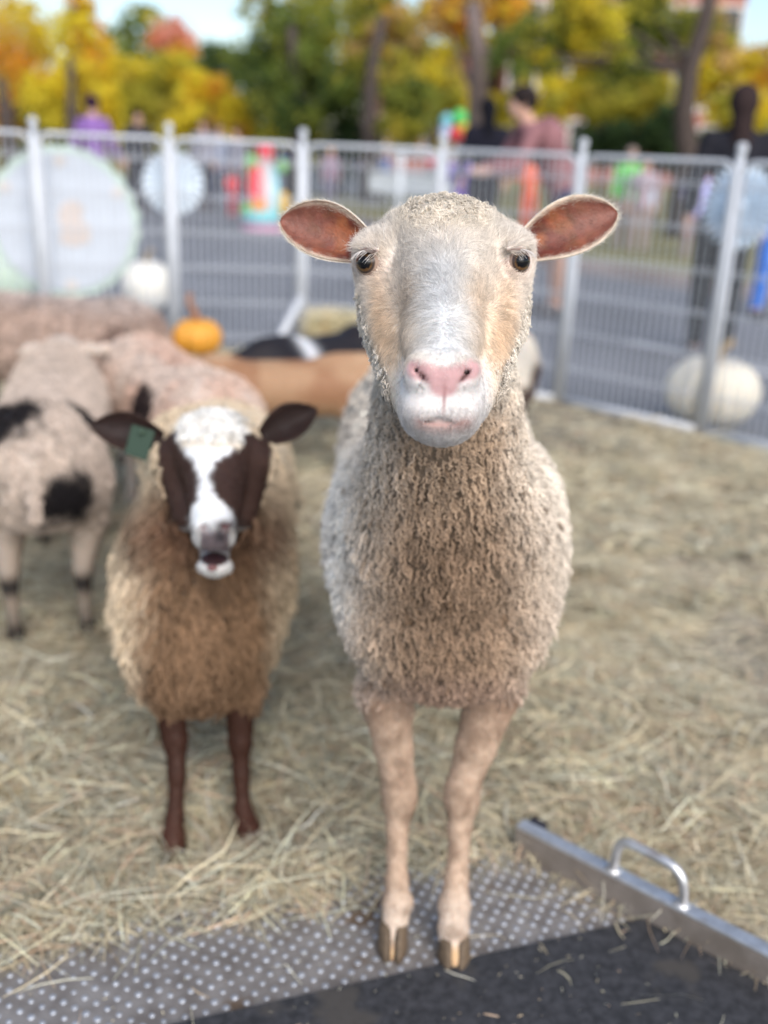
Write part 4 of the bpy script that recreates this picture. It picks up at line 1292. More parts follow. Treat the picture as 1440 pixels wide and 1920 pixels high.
def c_tan(P):
    C = np.tile(np.array([.40, .245, .145]), (len(P), 1)); C = mixc(C, (.56, .38, .24), sm(P[:, 2], .62, .68) * .6)
    C = mixc(C, (.30, .15, .08), sm(vnoise(P, 8, 25), .4, .75) * .8)
    return C
def c_bw(P):
    C = np.tile(np.array([.016, .014, .018]), (len(P), 1)); C = mixc(C, (.68, .70, .74), gs(P[:, 1], .12, .05)); C = mixc(C, (.66, .66, .66), sm(P[:, 1], -.34, -.38))
    return legs_mark(C, P, (.03, .025, .03), ((.2, .03),), (.45, .42, .4))
def c_wb(P):
    C = np.tile(np.array([.62, .56, .48]), (len(P), 1)); C = mixc(C, (.07, .045, .04), sm(P[:, 2], .54, .47)); return C


def hd(deg): return rad(deg)


sp = G(112, 1218)
animal('pinkish spotted sheep with black patches cut off by the left edge of the picture', 'sheep', 'sheep', (sp[0] - .105, sp[1] + .36), hd(14), .93, .016, c_spot, 16000, curlr=.0011, head=(0, .62, .58, 0, .80, .46))
animal('grey-brown fleecy sheep standing behind the spotted one by the fence', 'sheep', 'sheep', (-1.34, 3.85), hd(76), .92, .045, c_grey, 6000, slim=1.15, curlr=.002, head=(0, .60, .52, 0, .78, .36))
animal('pale pinkish-white sheep standing right behind the brown sheep', 'sheep', 'sheep', (-.66, 3.05), hd(30), .87, .026, c_pink, 5000, slim=1.12, curlr=.002, head=(0, .60, .56, 0, .77, .42))
animal('tan smooth-coated goat behind the brown sheep with its head toward the cream sheep', 'goat', 'goat', (-.34, 3.60), hd(-74), .74, .012, c_tan, 9000, slim=.95, head=(0, .64, .58, 0, .82, .46), neck_r=.07)
animal('black goat with white rump standing by the leaning white brace', 'goat', 'goat', (-.31, 4.02), hd(140), .76, .012, c_bw, 8000, slim=.95, head=(0, .60, .54, 0, .76, .38), neck_r=.07)
animal('small goat with cream back and dark brown belly peeking out right of the cream sheep', 'goat', 'goat', (.475, 4.05), hd(170), .74, .012, c_wb, 6000, slim=.9, head=(0, .60, .54, 0, .76, .38), neck_r=.07)
print('animals', round(time.time() - T0, 1))


# ================================================================== PUMPKINS, SIGN, ROSETTES
def pumpkin(label, c, rx, rz, colr, stem=(.30, .22, .12), ribs=11, group=None):
    r = empty('pumpkin', (c[0], c[1], 0), label, 'pumpkin', group)
    m = MB(); m.ball((c[0], c[1], rz * .97), rx, rx, rz, 88, 24, colr, ribs, .13); m.build('shell', M_PUMP, r, True)
    m = MB(); m.tube([(c[0], c[1], rz * 1.45), (c[0] + .01, c[1], rz * 1.95), (c[0] + rx * .12, c[1], rz * 1.95 + rx * .22), (c[0] + rx * .3, c[1] - .01, rz * 1.95 + rx * .33)], [rx * .16, rx * .10, rx * .08, rx * .09], 8, stem); m.build('stem', M_BARK, r, True)
    return r


pumpkin('large white ribbed pumpkin on the asphalt just outside the right-hand fence post', G(1345, 815) + np.array([0.0, .17, 0]), .225, .175, (.78, .72, .60), ribs=14)
pumpkin('tall white pumpkin outside the fence beside the big round sign', G(277, 586), .18, .20, (.76, .74, .68), ribs=12)
pumpkin('pale green pumpkin outside the fence at the far left below the round sign', G(12, 588), .20, .24, (.45, .56, .46), ribs=12)
# orange pumpkin on a straw bale, fence corner
pc = G(382, 700) + np.array([0.02, -.42, 0])


def straw_bale(label, c, size, rz=0):
    r = empty('straw_bale', (c[0], c[1], 0), label, 'straw bale', 'straw bales along the fence', 0)
    R3 = rotm((0, 0, 1), rz)
    m = MB(); m.box((c[0], c[1], size[2] / 2 + .02), size, R3, (.40, .34, .19), .03); m.build('bale', M_STRAW, r)
    # loose stems standing off the faces
    n = 900; q = rng.uniform(-.5, .5, (n, 3)) * size; ax = rng.integers(0, 3, n); q[np.arange(n), ax] = np.sign(q[np.arange(n), ax]) * np.array(size)[ax] * .5
    d = unit(rng.normal(0, 1, (n, 3)) * [1, .35, .35]); L = rng.uniform(.04, .12, n)[:, None]
    A = q - d * L / 2; B = q + d * L / 2; C2 = B + np.array([0, 0, .004]); V = np.stack([A, A + [0, 0, .005], B + [0, 0, .005], B], 1).reshape(-1, 3) @ R3.T + np.array([c[0], c[1], size[2] / 2 + .02])
    F = np.arange(n * 4).reshape(n, 4); pal = np.array(HAYC)[rng.integers(0, 5, n)]
    o = link('straw', mesh_np('straw', V, F, False, np.repeat(pal, 4, 0)), r, M_STRAW); o['kind'] = 'stuff'
    for t in (-.25, .25):
        m = MB(); s_ = np.array(size) / 2 + .004
        loop = [(t * size[0], -s_[1], -s_[2]), (t * size[0], s_[1], -s_[2]), (t * size[0], s_[1], s_[2]), (t * size[0], -s_[1], s_[2]), (t * size[0], -s_[1], -s_[2])]
        m.tube(np.array(loop) @ R3.T + np.array([c[0], c[1], size[2] / 2 + .02]), .003, 5, (.45, .25, .1)); m.build('twine', M_CLOTH, r)


straw_bale('straw bale under the orange pumpkin by the fence', (pc[0], pc[1]), (.62, .34, .16), .15)
straw_bale('straw bale against the fence behind the black goat', G(640, 690)[:2] + np.array([.05, -.28]), (.42, .34, .34), -.1)
op = empty('pumpkin', (pc[0], pc[1], .18), 'orange and yellow pumpkin with a crooked brown stem on a straw bale', 'pumpkin')
m = MB(); m.ball((pc[0] + .03, pc[1], .18 + .095), .125, .125, .10, 80, 20, (.60, .28, .035), 10, .14); m.build('shell', M_PUMP, op, True)
m = MB(); m.tube([(pc[0] + .03, pc[1], .34), (pc[0] + .02, pc[1], .40), (pc[0] - .01, pc[1], .45), (pc[0] + .0, pc[1], .49)], [.026, .018, .014, .016], 8, (.28, .14, .08)); m.build('stem', M_BARK, op, True)
pumpkin2 = empty('gourd', (pc[0] - .16, pc[1] - .05, .18), 'yellow gourd leaning on the orange pumpkin on the straw bale', 'gourd')
m = MB(); m.ball((pc[0] - .18, pc[1] - .06, .18 + .07), .10, .10, .075, 60, 16, (.75, .48, .06), 9, .10); m.build('shell', M_PUMP, pumpkin2, True)
m = MB(); m.tube([(pc[0] - .18, pc[1] - .06, .31), (pc[0] - .20, pc[1] - .06, .36)], [.014, .01], 8, (.3, .25, .1)); m.build('stem', M_BARK, pumpkin2, True)


def rosette(label, c, r, nrm, n=28, fringe=False, colr=(.74, .82, .90), z0=0):
    """folded paper fan hung on the outside of the fence"""
    nrm = unit(np.array(nrm, float)); X_ = unit(np.cross([0, 0, 1.0], nrm)); Y_ = np.cross(nrm, X_)
    root = empty('paper_rosette', c, label, 'paper rosette')
    m = MB(); V = [c + nrm * .01]; 
    for i in range(2 * n):
        a = math.pi * i / n; k = r * (1.0 if i % 2 == 0 else (.80 if fringe else .93))
        V.append(c + (X_ * math.cos(a) + Y_ * math.sin(a)) * k + nrm * (.022 if i % 2 == 0 else -.012))
    V += [v - nrm * .003 for v in V]
    K = 2 * n + 1
    F = [(0, 1 + i, 1 + (i + 1) % (2 * n)) for i in range(2 * n)] + [(K, K + 1 + (i + 1) % (2 * n), K + 1 + i) for i in range(2 * n)]
    F += [(1 + i, K + 1 + i, K + 1 + (i + 1) % (2 * n), 1 + (i + 1) % (2 * n)) for i in range(2 * n)]
    m.add(V, F, colr); m.build('pleated_fan', M_CLOTH, root)
    m = MB(); th = [c + nrm * .03 + (X_ * math.cos(a) + Y_ * math.sin(a)) * r * .16 for a in np.linspace(0, 2 * math.pi, 21)[:-1]]
    th2 = [v - nrm * .02 for v in th]
    m.add(th + th2, [tuple(range(20)), tuple(range(39, 19, -1))] + [(i, 20 + i, 20 + (i + 1) % 20, (i + 1) % 20) for i in range(20)], np.array(colr) * 1.02); m.build('centre_disc', M_CLOTH, root)
    return root


def on_fence(px, py, i, off=.08):
    """point over pixel px,py on the fence line i..i+1, just outside it"""
    A, B = np.array(FP[i]), np.array(FP[i + 1]); d = unit(B - A); n_ = np.array([-d[1], d[0], 0]); n_ = n_ if n_[1] > 0 else -n_
    ray = FW + RT * (px - 720) / FPX + UP * (960 - py) / FPX
    t = ((A + n_ * off - CAM) @ n_) / (ray @ n_)
    return CAM + ray * t, -n_


c_, n_ = on_fence(325, 343, 1, .10); rosette('small scalloped pale blue rosette behind a fence post, beside the big round sign', c_, .165, n_, 22)
c_, n_ = on_fence(1388, 388, 6, .10); rosette('large fringed pale blue rosette at the right edge behind a fence post', c_, .185, n_, 30, True, (.70, .82, .94))
# big round sign
c_, n_ = on_fence(120, 418, 1, .13)
X_ = unit(np.cross([0, 0, 1.0], n_)); Y_ = np.cross(n_, X_)
rs = empty('round_sign', c_, 'big round white sign with a pale green scalloped rim and a faded tan picture', 'sign')
def disc(m, r, z, colr, n=64, scal=0.0, ns=20, thick=.012, cx=0, cy=0, ry=1.0):
    V = []
    for k in (0, 1):
        for i in range(n):
            a = 2 * math.pi * i / n; q = r * (1 + scal * abs(math.sin(ns * a / 2)))
            V.append(c_ + X_ * (cx + q * math.cos(a)) + Y_ * (cy + q * math.sin(a) * ry) + n_ * (z - k * thick))
    m.add(V, [tuple(range(n)), tuple(range(2 * n - 1, n - 1, -1))] + [(i, n + i, n + (i + 1) % n, (i + 1) % n) for i in range(n)], colr)
RS = .385
m = MB(); disc(m, RS * .97, 0, (.50, .62, .56), 160, .045, 24, .02); m.build('scalloped_rim', M_PLAIN, rs)
m = MB(); disc(m, RS * .90, .012, (.55, .60, .68)); m.build('face', M_PLAIN, rs)
m = MB()
pts = [(-.06, -.10), (.02, -.12), (.10, -.09), (.11, -.02), (.06, .02), (.08, .08), (.03, .12), (-.03, .10), (-.06, .03), (-.04, -.03)]
V = [c_ + X_ * (x + .03) + Y_ * (y - .0) + n_ * .0165 for x, y in pts] + [c_ + X_ * (x + .03) + Y_ * y + n_ * .0125 for x, y in pts]
k = len(pts); m.add(V, [tuple(range(k)), tuple(range(2 * k - 1, k - 1, -1))] + [(i, k + i, k + (i + 1) % k, (i + 1) % k) for i in range(k)], (.60, .53, .50)); m.build('picture', M_PLAIN, rs)
for cx, cy in ((-.28, .17), (.0, .31), (.28, .16), (.02, -.32)):
    m = MB(); disc(m, .028, .016, (.62, .58, .56), 16, .2, 5, .004, cx, cy); m.build('flower', M_PLAIN, rs)
m = MB()
for k in range(3): m.tube([(c_ + X_ * (k * .28 - .28) + Y_ * -.2 * 0 - n_ * .01 * 0 + n_ * -.02) * [1, 1, 0] + [0, 0, .01], c_ + X_ * (k * .28 - .28) * .5 - n_ * .02], .008, 6, (.5, .5, .5)) if k != 1 else None
m.build('stand', M_PLAIN, rs)
print('props', round(time.time() - T0, 1))


# ================================================================== PEOPLE
def person(label, foot, face_deg, h=1.7, shirt=(.2, .2, .25), pants=(.05, .06, .09), skin=(.55, .36, .27), hair=(.03, .02, .015), pose='stand', long_hair=False, bare_legs=False, group=None):
    """feet at foot; built facing -y, turned by face_deg"""
    k = h / 1.7
    root = empty('person', (foot[0], foot[1], 0), label, 'person', group, rad(face_deg))
    J = dict(hip=(0, 0, .92), chest=(0, 0, 1.28), neck=(0, 0, 1.45), head=(0, -.01, 1.58))
    lean = {'lean': .22, 'bend': .34}.get(pose, 0)
    if lean:
        J['chest'] = (0, -lean * .55, 1.24); J['neck'] = (0, -lean, 1.38); J['head'] = (0, -lean - .06, 1.49)
    sw = .20
    arms = {}
    for s in (-1, 1):
        sh_ = np.array(J['neck']) + [s * sw * .88, .0, -.05]
        if pose == 'stand': el = sh_ + [s * .06, .02, -.27]; wr = el + [s * .01, -.06, -.24]
        elif pose == 'walk': el = sh_ + [s * .05, .08 * s, -.26]; wr = el + [0, -.10 + .06 * s, -.22]
        elif pose == 'reach': el = sh_ + [s * .05, -.18, -.18]; wr = el + [-s * .05, -.22, .06]
        elif pose == 'wide': el = sh_ + [s * .22, -.05, -.08]; wr = el + [s * .22, -.06, -.04]
        else: el = sh_ + [s * .05, -.12, -.24]; wr = el + [-s * .06, -.22, -.05]
        arms[s] = (sh_, el, wr)
    st = .16 if pose == 'walk' else 0.0
    res = .022
    def fld(fn, pad=0.0):
        f = Field((-.75, -.75, -.02), (.75, .55, 1.80), res); fn(f, pad)
        V, F = f.mesh(1); return V * k, F
    def legs(f, p, z0=0.0):
        for s in (-1, 1):
            kn = np.array([s * .10, -.03 - st * s * .5, .49]); an = np.array([s * .10, .02 - st * s, .09 + z0])
            f.cone((s * .09, 0, .88), kn, .085 + p, .058 + p, .02)
            if z0 < .35: f.cone(kn, an, .057 + p, .040 + p, .02)
    def torso(f, p):
        f.ell((0, 0, .93), (.155 + p, .11 + p, .12), None, .04)
        f.cone(J['hip'], J['chest'], .115 + p, .12 + p, .05)
        c = np.array(J['chest'])
        f.ell(c + [0, 0, .04], (.175 + p, .105 + p, .17), None, .05)
        for s in (-1, 1): f.cone(arms[s][0], arms[s][1], .050 + p, .042 + p, .03)
    def full(f, p):
        torso(f, 0); legs(f, 0)
        f.cone(J['chest'], J['neck'], .08, .055, .03); f.cone(J['neck'], J['head'], .052, .055, .02)
        hd_ = np.array(J['head']); f.ell(hd_ + [0, 0, .035], (.075, .092, .105), None, .02); f.ell(hd_ + [0, -.03, -.03], (.05, .055, .05), None, .03)
        f.ell(hd_ + [0, -.10, .01], (.014, .018, .02), None, .012)
        for s in (-1, 1):
            f.ell(hd_ + [s * .078, .0, .02], (.012, .02, .03), None, .01)
            f.cone(arms[s][1], arms[s][2], .040, .028, .02)
            hv = unit(arms[s][2] - arms[s][1]); f.cone(arms[s][2], arms[s][2] + hv * .08, .030, .026, .015)
            for q in range(4): f.cone(arms[s][2] + hv * .08 + np.array([0, (q - 1.5) * .018, 0]), arms[s][2] + hv * .15 + np.array([0, (q - 1.5) * .02, -.012]), .011, .009, .004)
            f.cone(arms[s][2] + hv * .03, arms[s][2] + hv * .07 + np.array([-s * .02, -.035, .0]), .012, .01, .006)
            an = np.array([s * .10, .02 - st * s, .07]); f.cone(an, an + [0, -.14, -.035], .038, .030, .02)
    V, F = fld(full)
    def part(nm, V, F, c, mat=M_CLOTH):
        me = mesh_np(nm, V, F, True, np.tile(np.array(c, float), (len(V), 1)) * (.9 + .2 * vnoise(V, 12, 41))[:, None]); o = bpy.data.objects.new(nm, me); col.objects.link(o); me.materials.append(mat); o.parent = root; return o
    part('body', V, F, skin, M_SKIN)
    def shirtf(f, p):
        torso(f, p); f.cone(J['chest'], np.array(J['neck']) + [0, 0, -.03], .09 + p, .06 + p, .03)
        for s in (-1, 1): f.cone(arms[s][1], arms[s][1] * .35 + arms[s][2] * .65, .044 + p, .036 + p, .02)
        f.ell((0, 0, .62), (.5, .5, .2), None, 0, sub=True)
    V, F = fld(shirtf, .016); part('shirt', V, F, shirt)
    def pantsf(f, p):
        f.ell((0, 0, .92), (.155 + p, .12 + p, .11), None, .03)
        if bare_legs:
            for s in (-1, 1): f.cone((s * .09, 0, .88), (s * .10, -.02, .56), .09 + p, .075 + p, .02)
        else: legs(f, p, .02)
    V, F = fld(pantsf, .013); part('trousers' if not bare_legs else 'shorts', V, F, pants)
    def hairf(f, p):
        hd_ = np.array(J['head']); f.ell(hd_ + [0, .014, .062], (.096, .108, .106), None, .02)
        if long_hair: f.cone(hd_ + [0, .06, .02], hd_ + [0, .09, -.22], .075, .07, .04)
        f.ell(hd_ + [0, -.095, -.045], (.078, .07, .105), None, .01, sub=True)
    V, F = fld(hairf); part('hair', V, F, hair, M_BARK)
    for s in (-1, 1):
        m = MB(); an = np.array([s * .10, .02 - st * s, .0]); m.ball((an + [0, -.07, .045]) * k, .048 * k, .145 * k, .046 * k, 12, 8, (.06, .06, .07)); V = np.concatenate(m.V)
        V[:, 2] = np.maximum(V[:, 2], .006); part('shoe', V, m.F, (.07, .07, .08), M_PLAIN)
    return root


def foot_at(px, top_py, h):
    """ground point under the head top seen at (px, top_py) for height h"""
    best = None
    for z in np.linspace(3, 40, 800):
        p = W(px, top_py, z)
        if p[2] >= h: return np.array([p[0], p[1], 0])
    return np.array([p[0], p[1], 0])


fx = lambda px, py: G(px, py)
people = [
    ('person in black seen through the fence beside the large fringed rosette', fx(1325, 668), 172, 1.62, (.018, .018, .024), (.02, .022, .026), 'stand', True, False, (.03, .02, .02)),
    ('person with brown hair and bright blue trousers at the right edge', fx(1436, 600), 10, 1.70, (.30, .22, .22), (.03, .16, .60), 'stand', True, False, (.16, .07, .03)),
    ('person in dusty pink shirt and navy shorts leaning left above the fence', fx(1040, 590), -80, 1.74, (.24, .12, .13), (.025, .035, .09), 'bend', False, True, (.02, .015, .015)),
    ('person dressed all in black with long black hair beside the balloons', G(895, 500), 190, 1.72, (.012, .012, .02), (.014, .014, .02), 'stand', True, False, (.008, .008, .012)),
    ('person in a purple top walking beyond the big round sign', G(185, 440), 160, 1.66, (.22, .12, .34), (.08, .06, .14), 'walk', False, False, (.03, .012, .03)),
    ('person in dark clothes standing between the round sign and the small rosette', G(265, 400), 20, 1.62, (.03, .03, .04), (.02, .02, .03), 'stand', False, False, (.02, .015, .01)),
    ('person in black and grey standing just right of the small rosette', G(384, 395), -10, 1.55, (.25, .25, .30), (.02, .02, .03), 'stand', True, False, (.05, .03, .02)),
    ('person in a pale blue-grey coat in the crowd left of the rainbow inflatable', G(412, 392), 30, 1.5, (.30, .34, .46), (.12, .14, .24), 'walk', False, False, (.06, .04, .03)),
    ('person in a grey jacket nearest the rainbow inflatable', G(445, 398), -40, 1.45, (.22, .22, .27), (.05, .06, .12), 'stand', False, False, (.04, .02, .02)),
    ('small child in red crouched left of the rainbow inflatable', G(437, 410), 10, .75, (.55, .05, .06), (.4, .05, .06), 'hold', False, False, (.05, .03, .02)),
    ('child in a violet jacket right under the balloon bunch', G(858, 480), 0, 1.25, (.20, .12, .50), (.10, .16, .45), 'reach', False, False, (.06, .03, .02)),
    ('child in an orange-red coat standing behind the crown of the cream sheep', G(985, 450), 20, 1.22, (.65, .13, .06), (.55, .12, .07), 'hold', False, False, (.12, .05, .03)),
    ('person in a bright green top right of the raised ear', G(1163, 478), 10, 1.32, (.16, .50, .14), (.35, .28, .26), 'stand', False, False, (.25, .2, .18)),
    ('person in a pale pink top carrying a light blue bag', G(1192, 485), -20, 1.22, (.36, .28, .32), (.36, .28, .26), 'stand', True, False, (.2, .12, .07)),
    ('child in a lavender top with a purple hat left of the large fringed rosette', G(1290, 500), 0, 1.18, (.42, .40, .75), (.28, .22, .24), 'hold', False, False, (.10, .07, .50)),
    ('person in a mauve top behind the fence, right of the leaning white brace', G(618, 390), 0, 1.15, (.30, .2, .28), (.2, .18, .26), 'stand', False, False, (.5, .25, .1)),
]
for lab, ft, deg, h, sh_, pa, pose, lh, bl, hc_ in people:
    person(lab, ft, deg, h, sh_, pa, (.55, .34, .26), hc_, pose, lh, bl)
print('people', round(time.time() - T0, 1))

# balloon bunch
bp0 = G(850, 495)
def balloon_bunch():
    zc = PX(bp0)[2] * .985
    for px, py, r, c, nm in ((838, 228, .075, (.20, .55, .62), 'teal'), (862, 222, .085, (.10, .60, .15), 'green'), (855, 252, .080, (.75, .06, .07), 'red'), (835, 248, .07, (.45, .55, .75), 'pale blue'), (868, 240, .06, (.8, .6, .06), 'yellow')):
        p = W(px, py, zc + rnd.uniform(-.05, .05))
        r_ = empty('balloon', p, nm + ' balloon in the bunch above the fence, left of the person in black', 'balloon', 'balloons in the bunch')
        m = MB(); m.ball(p, r, r, r * 1.18, 18, 12, c); m.build('skin', M_BALLOON, r_, True)
        m = MB(); m.tube([p - e_up * r * 1.2, p + np.array([(bp0[0] - p[0]) * .5, 0, -.3]), np.array([bp0[0], bp0[1] - .1, .85])], .0025, 4, (.8, .8, .8)); m.build('string', M_PLAIN, r_)
balloon_bunch()

# rainbow inflatable
def inflatable():
    c = G(497, 432); z = PX(c)[2]; k = z / FPX
    r = empty('inflatable_clown', c, 'rainbow striped inflatable column with green arms and a red ball on top', 'inflatable')
    def at(px, py): return W(px, py, z - .1)
    m = MB(); m.ball(at(497, 428), 46 * k, 46 * k, 10 * k, 24, 8, (.65, .35, .50)); m.build('base_ring', M_BALLOON, r, True)
    m = MB(); m.ball(at(492, 408), 38 * k, 38 * k, 15 * k, 24, 8, (.25, .66, .70)); m.build('lower_ring', M_BALLOON, r, True)
    for dx, c_ in ((-18, (.80, .02, .05)), (-6, (.85, .03, .06)), (6, (.80, .68, .72)), (17, (.35, .68, .75))):
        m = MB(); P_ = [at(497 + dx * (.8 + .3 * math.sin(t * 3.1)) - 4 * t, 402 - 92 * t) for t in np.linspace(0, 1, 8)]
        cc = np.array(c_); m.tube(P_, np.array([9, 10, 10.5, 10.5, 10, 9.5, 9, 6]) * k, 12, c_)
        m.build('striped_tube', M_BALLOON, r, True)
    for dx in (-16, -4):
        m = MB(); m.ball(at(497 + dx, 392) - FW * .09, 9 * k, 9 * k, 16 * k, 12, 8, (.85, .30, .02)); m.build('orange_panel', M_BALLOON, r, True)
    m = MB(); m.ball(at(497, 286), 17 * k, 17 * k, 20 * k, 20, 12, (.75, .05, .08)); m.build('top_ball', M_BALLOON, r, True)
    for px, py, q in ((472, 305, 13), (530, 312, 11), (462, 392, 10)):
        m = MB(); m.ball(at(px, py), q * k, q * k, q * 1.1 * k, 16, 10, (.20, .58, .12)); m.build('green_arm', M_BALLOON, r, True)
    m = MB(); m.ball(at(532, 382), 11 * k, 11 * k, 22 * k, 16, 10, (.85, .52, .03)); m.build('yellow_arm', M_BALLOON, r, True)
    m = MB(); m.tube([at(497, 400), at(497, 300)], 12 * k, 10, (.7, .5, .5)); m.build('core', M_BALLOON, r, True)
inflatable()

# play stall with blue and crimson banners
def stall():
    a = G(585, 372); z = PX(a)[2]; k = z / FPX
    r = empty('stall', W(650, 372, z) * [1, 1, 0], 'long stall with blue and crimson banner panels seen through the fence', 'stall')
    at = lambda px, py, dz=0: W(px, py, z + dz)
    for x0, x1, y0, y1, c in ((520, 556, 282, 312, (.04, .12, .50)), (606, 626, 288, 318, (.05, .13, .55)), (628, 652, 280, 345, (.50, .03, .12)), (653, 676, 290, 318, (.05, .13, .55)), (677, 692, 287, 342, (.42, .06, .22)), (700, 732, 298, 326, (.08, .17, .48)), (800, 822, 292, 312, (.5, .12, .16))):
        m = MB(); m.box(at((x0 + x1) / 2, (y0 + y1) / 2), ((x1 - x0) * k, .05, (y1 - y0) * k), None, c, .02); m.build('banner', M_CLOTH, r)
    for px in (514, 606, 697, 740, 826):
        p = at(px, 330, .08); m = MB(); m.tube([(p[0], p[1], 0), (p[0], p[1], at(px, 282)[2])], .03, 8, (.3, .3, .32)); m.build('pole', M_PLAIN, r, True)
    p0, p1 = at(512, 280, .08), at(828, 290, .08); m = MB(); m.tube([p0, p1], .03, 8, (.3, .3, .32)); m.build('top_rail', M_PLAIN, r, True)
    m = MB(); q = at(670, 372, .4); m.box((q[0], q[1], .35), (330 * k, .7, .7), None, (.30, .33, .40), .03); m.build('counter', M_CLOTH, r)
stall()
# pale vehicle-like table behind the crown of the sheep
tq = G(770, 402); zt = PX(tq)[2]
r = empty('folding_table', tq, 'pale cloth-covered table beyond the fence behind the head of the cream sheep', 'table')
m = MB(); m.box((tq[0] + .2, tq[1], .74), (2.1, .75, .035), None, (.55, .58, .60), .01); m.build('table_top', M_PLAIN, r)
m = MB(); m.box((tq[0] + .2, tq[1] - .34, .56), (2.06, .02, .32), None, (.50, .54, .58), .008); m.build('table_cloth', M_CLOTH, r)
for sx in (-.75, 1.15):
    for sy in (-.28, .28):
        m = MB(); m.tube([(tq[0] + sx, tq[1] + sy, 0), (tq[0] + sx, tq[1] + sy, .73)], .015, 6, (.3, .3, .3)); m.build('leg', M_PLAIN, r)
# light blue bag
bg_ = G(1215, 470); zz = PX(bg_)[2]; c_ = W(1215, 375, zz - .3)
r = empty('bag', c_, 'light blue shopping bag held up near the raised ear', 'bag')
m = MB(); m.box(c_, (.26, .12, .26), rotm((0, 1, 0), .2), (.48, .68, .85), .04); m.build('sack', M_CLOTH, r)
m = MB(); m.tube([c_ + [-.07, 0, .12], c_ + [-.05, 0, .22], c_ + [.05, 0, .22], c_ + [.07, 0, .12]], .008, 6, (.45, .62, .8)); m.build('handle', M_CLOTH, r)
# thin white pole beyond
pp = G(903, 470); r = empty('crowd_barrier', pp, 'plain white crowd barrier standing beyond the fence above the crown of the cream sheep', 'barrier')
m = MB(); m.tube([pp, pp + e_up * 1.16], .03, 8, (.62, .66, .7)); m.build('post', M_WHITE, r, True)
m = MB(); m.tube([pp + [-1.1, .1, 0], pp + [-1.1, .1, 1.16]], .03, 8, (.62, .66, .7)); m.build('post', M_WHITE, r, True)
for hz in (.35, .75, 1.12):
    m = MB(); m.tube([pp + [0, 0, hz], pp + [-1.1, .1, hz]], .018, 8, (.62, .66, .7)); m.build('rail', M_WHITE, r, True)

# ================================================================== KERB, VERGE, TREES, BUILDING
def strip(name, ya, yb, x0, x1, z0, z1, c, mat, label, cat=None, kind='structure'):
    m = MB(); xa = np.linspace(x0, x1, 30)
    V = [(x, ya(x), z1) for x in xa] + [(x, yb(x), z1) for x in xa] + [(x, ya(x), z0) for x in xa] + [(x, yb(x), z0) for x in xa]
    F = [(i, i + 1, 31 + i, 30 + i) for i in range(29)] + [(60 + i, 61 + i, i + 1, i) for i in range(29)] + [(30 + i, 31 + i, 91 + i, 90 + i) for i in range(29)]
    m.add(V, F, c); o = m.build(name, mat, None); tag(o, label, cat, None, kind); return o
M_GROUND = mat_attr('verge', .95, (.35, 1.5), (.5, 30), .1)
k1 = G(1105, 512); k2 = G(1440, 565)
sl = (k2[1] - k1[1]) / (k2[0] - k1[0])
ye = lambda x: k1[1] + sl * (x - k1[0]) if x > 1.2 else k1[1] + sl * (1.2 - k1[0]) + (1.2 - x) * 2.6
strip('kerb', lambda x: ye(x), lambda x: ye(x) + .2, -12, 9, 0, .12, (.40, .33, .31), M_GROUND, 'pinkish granite kerb along the planted verge')
strip('grass_verge', lambda x: ye(x) + .205, lambda x: ye(x) + 60, -12, 60, 0, .11, (.17, .16, .07), M_GROUND, 'grass verge scattered with leaves under the trees')
gm = mesh_np('leaf_ground', [(-120, 33, .02), (120, 33, .02), (120, 190, .02), (-120, 190, .02)], [(0, 1, 2, 3)], False, np.tile(np.array([.22, .20, .06]), (4, 1)))
tag(link('park_lawn', gm, None, M_GROUND), 'leaf-strewn park ground beyond the street', None, None, 'structure')
# paint line on the street
q0, q1 = G(1180, 640), G(1500, 715)
dq = unit(q1 - q0); nq = np.array([-dq[1], dq[0], 0]) * .06
q1 = q1 + dq * 3
gm = mesh_np('lane_line', [q0 - nq + e_up * .004, q1 - nq + e_up * .004, q1 + nq + e_up * .004, q0 + nq + e_up * .004], [(0, 1, 2, 3)], False, np.tile(np.array([.42, .42, .44]), (4, 1)))
tag(link('lane_line', gm, None, M_PLAIN), 'worn pale line painted on the asphalt', None, None, 'structure')


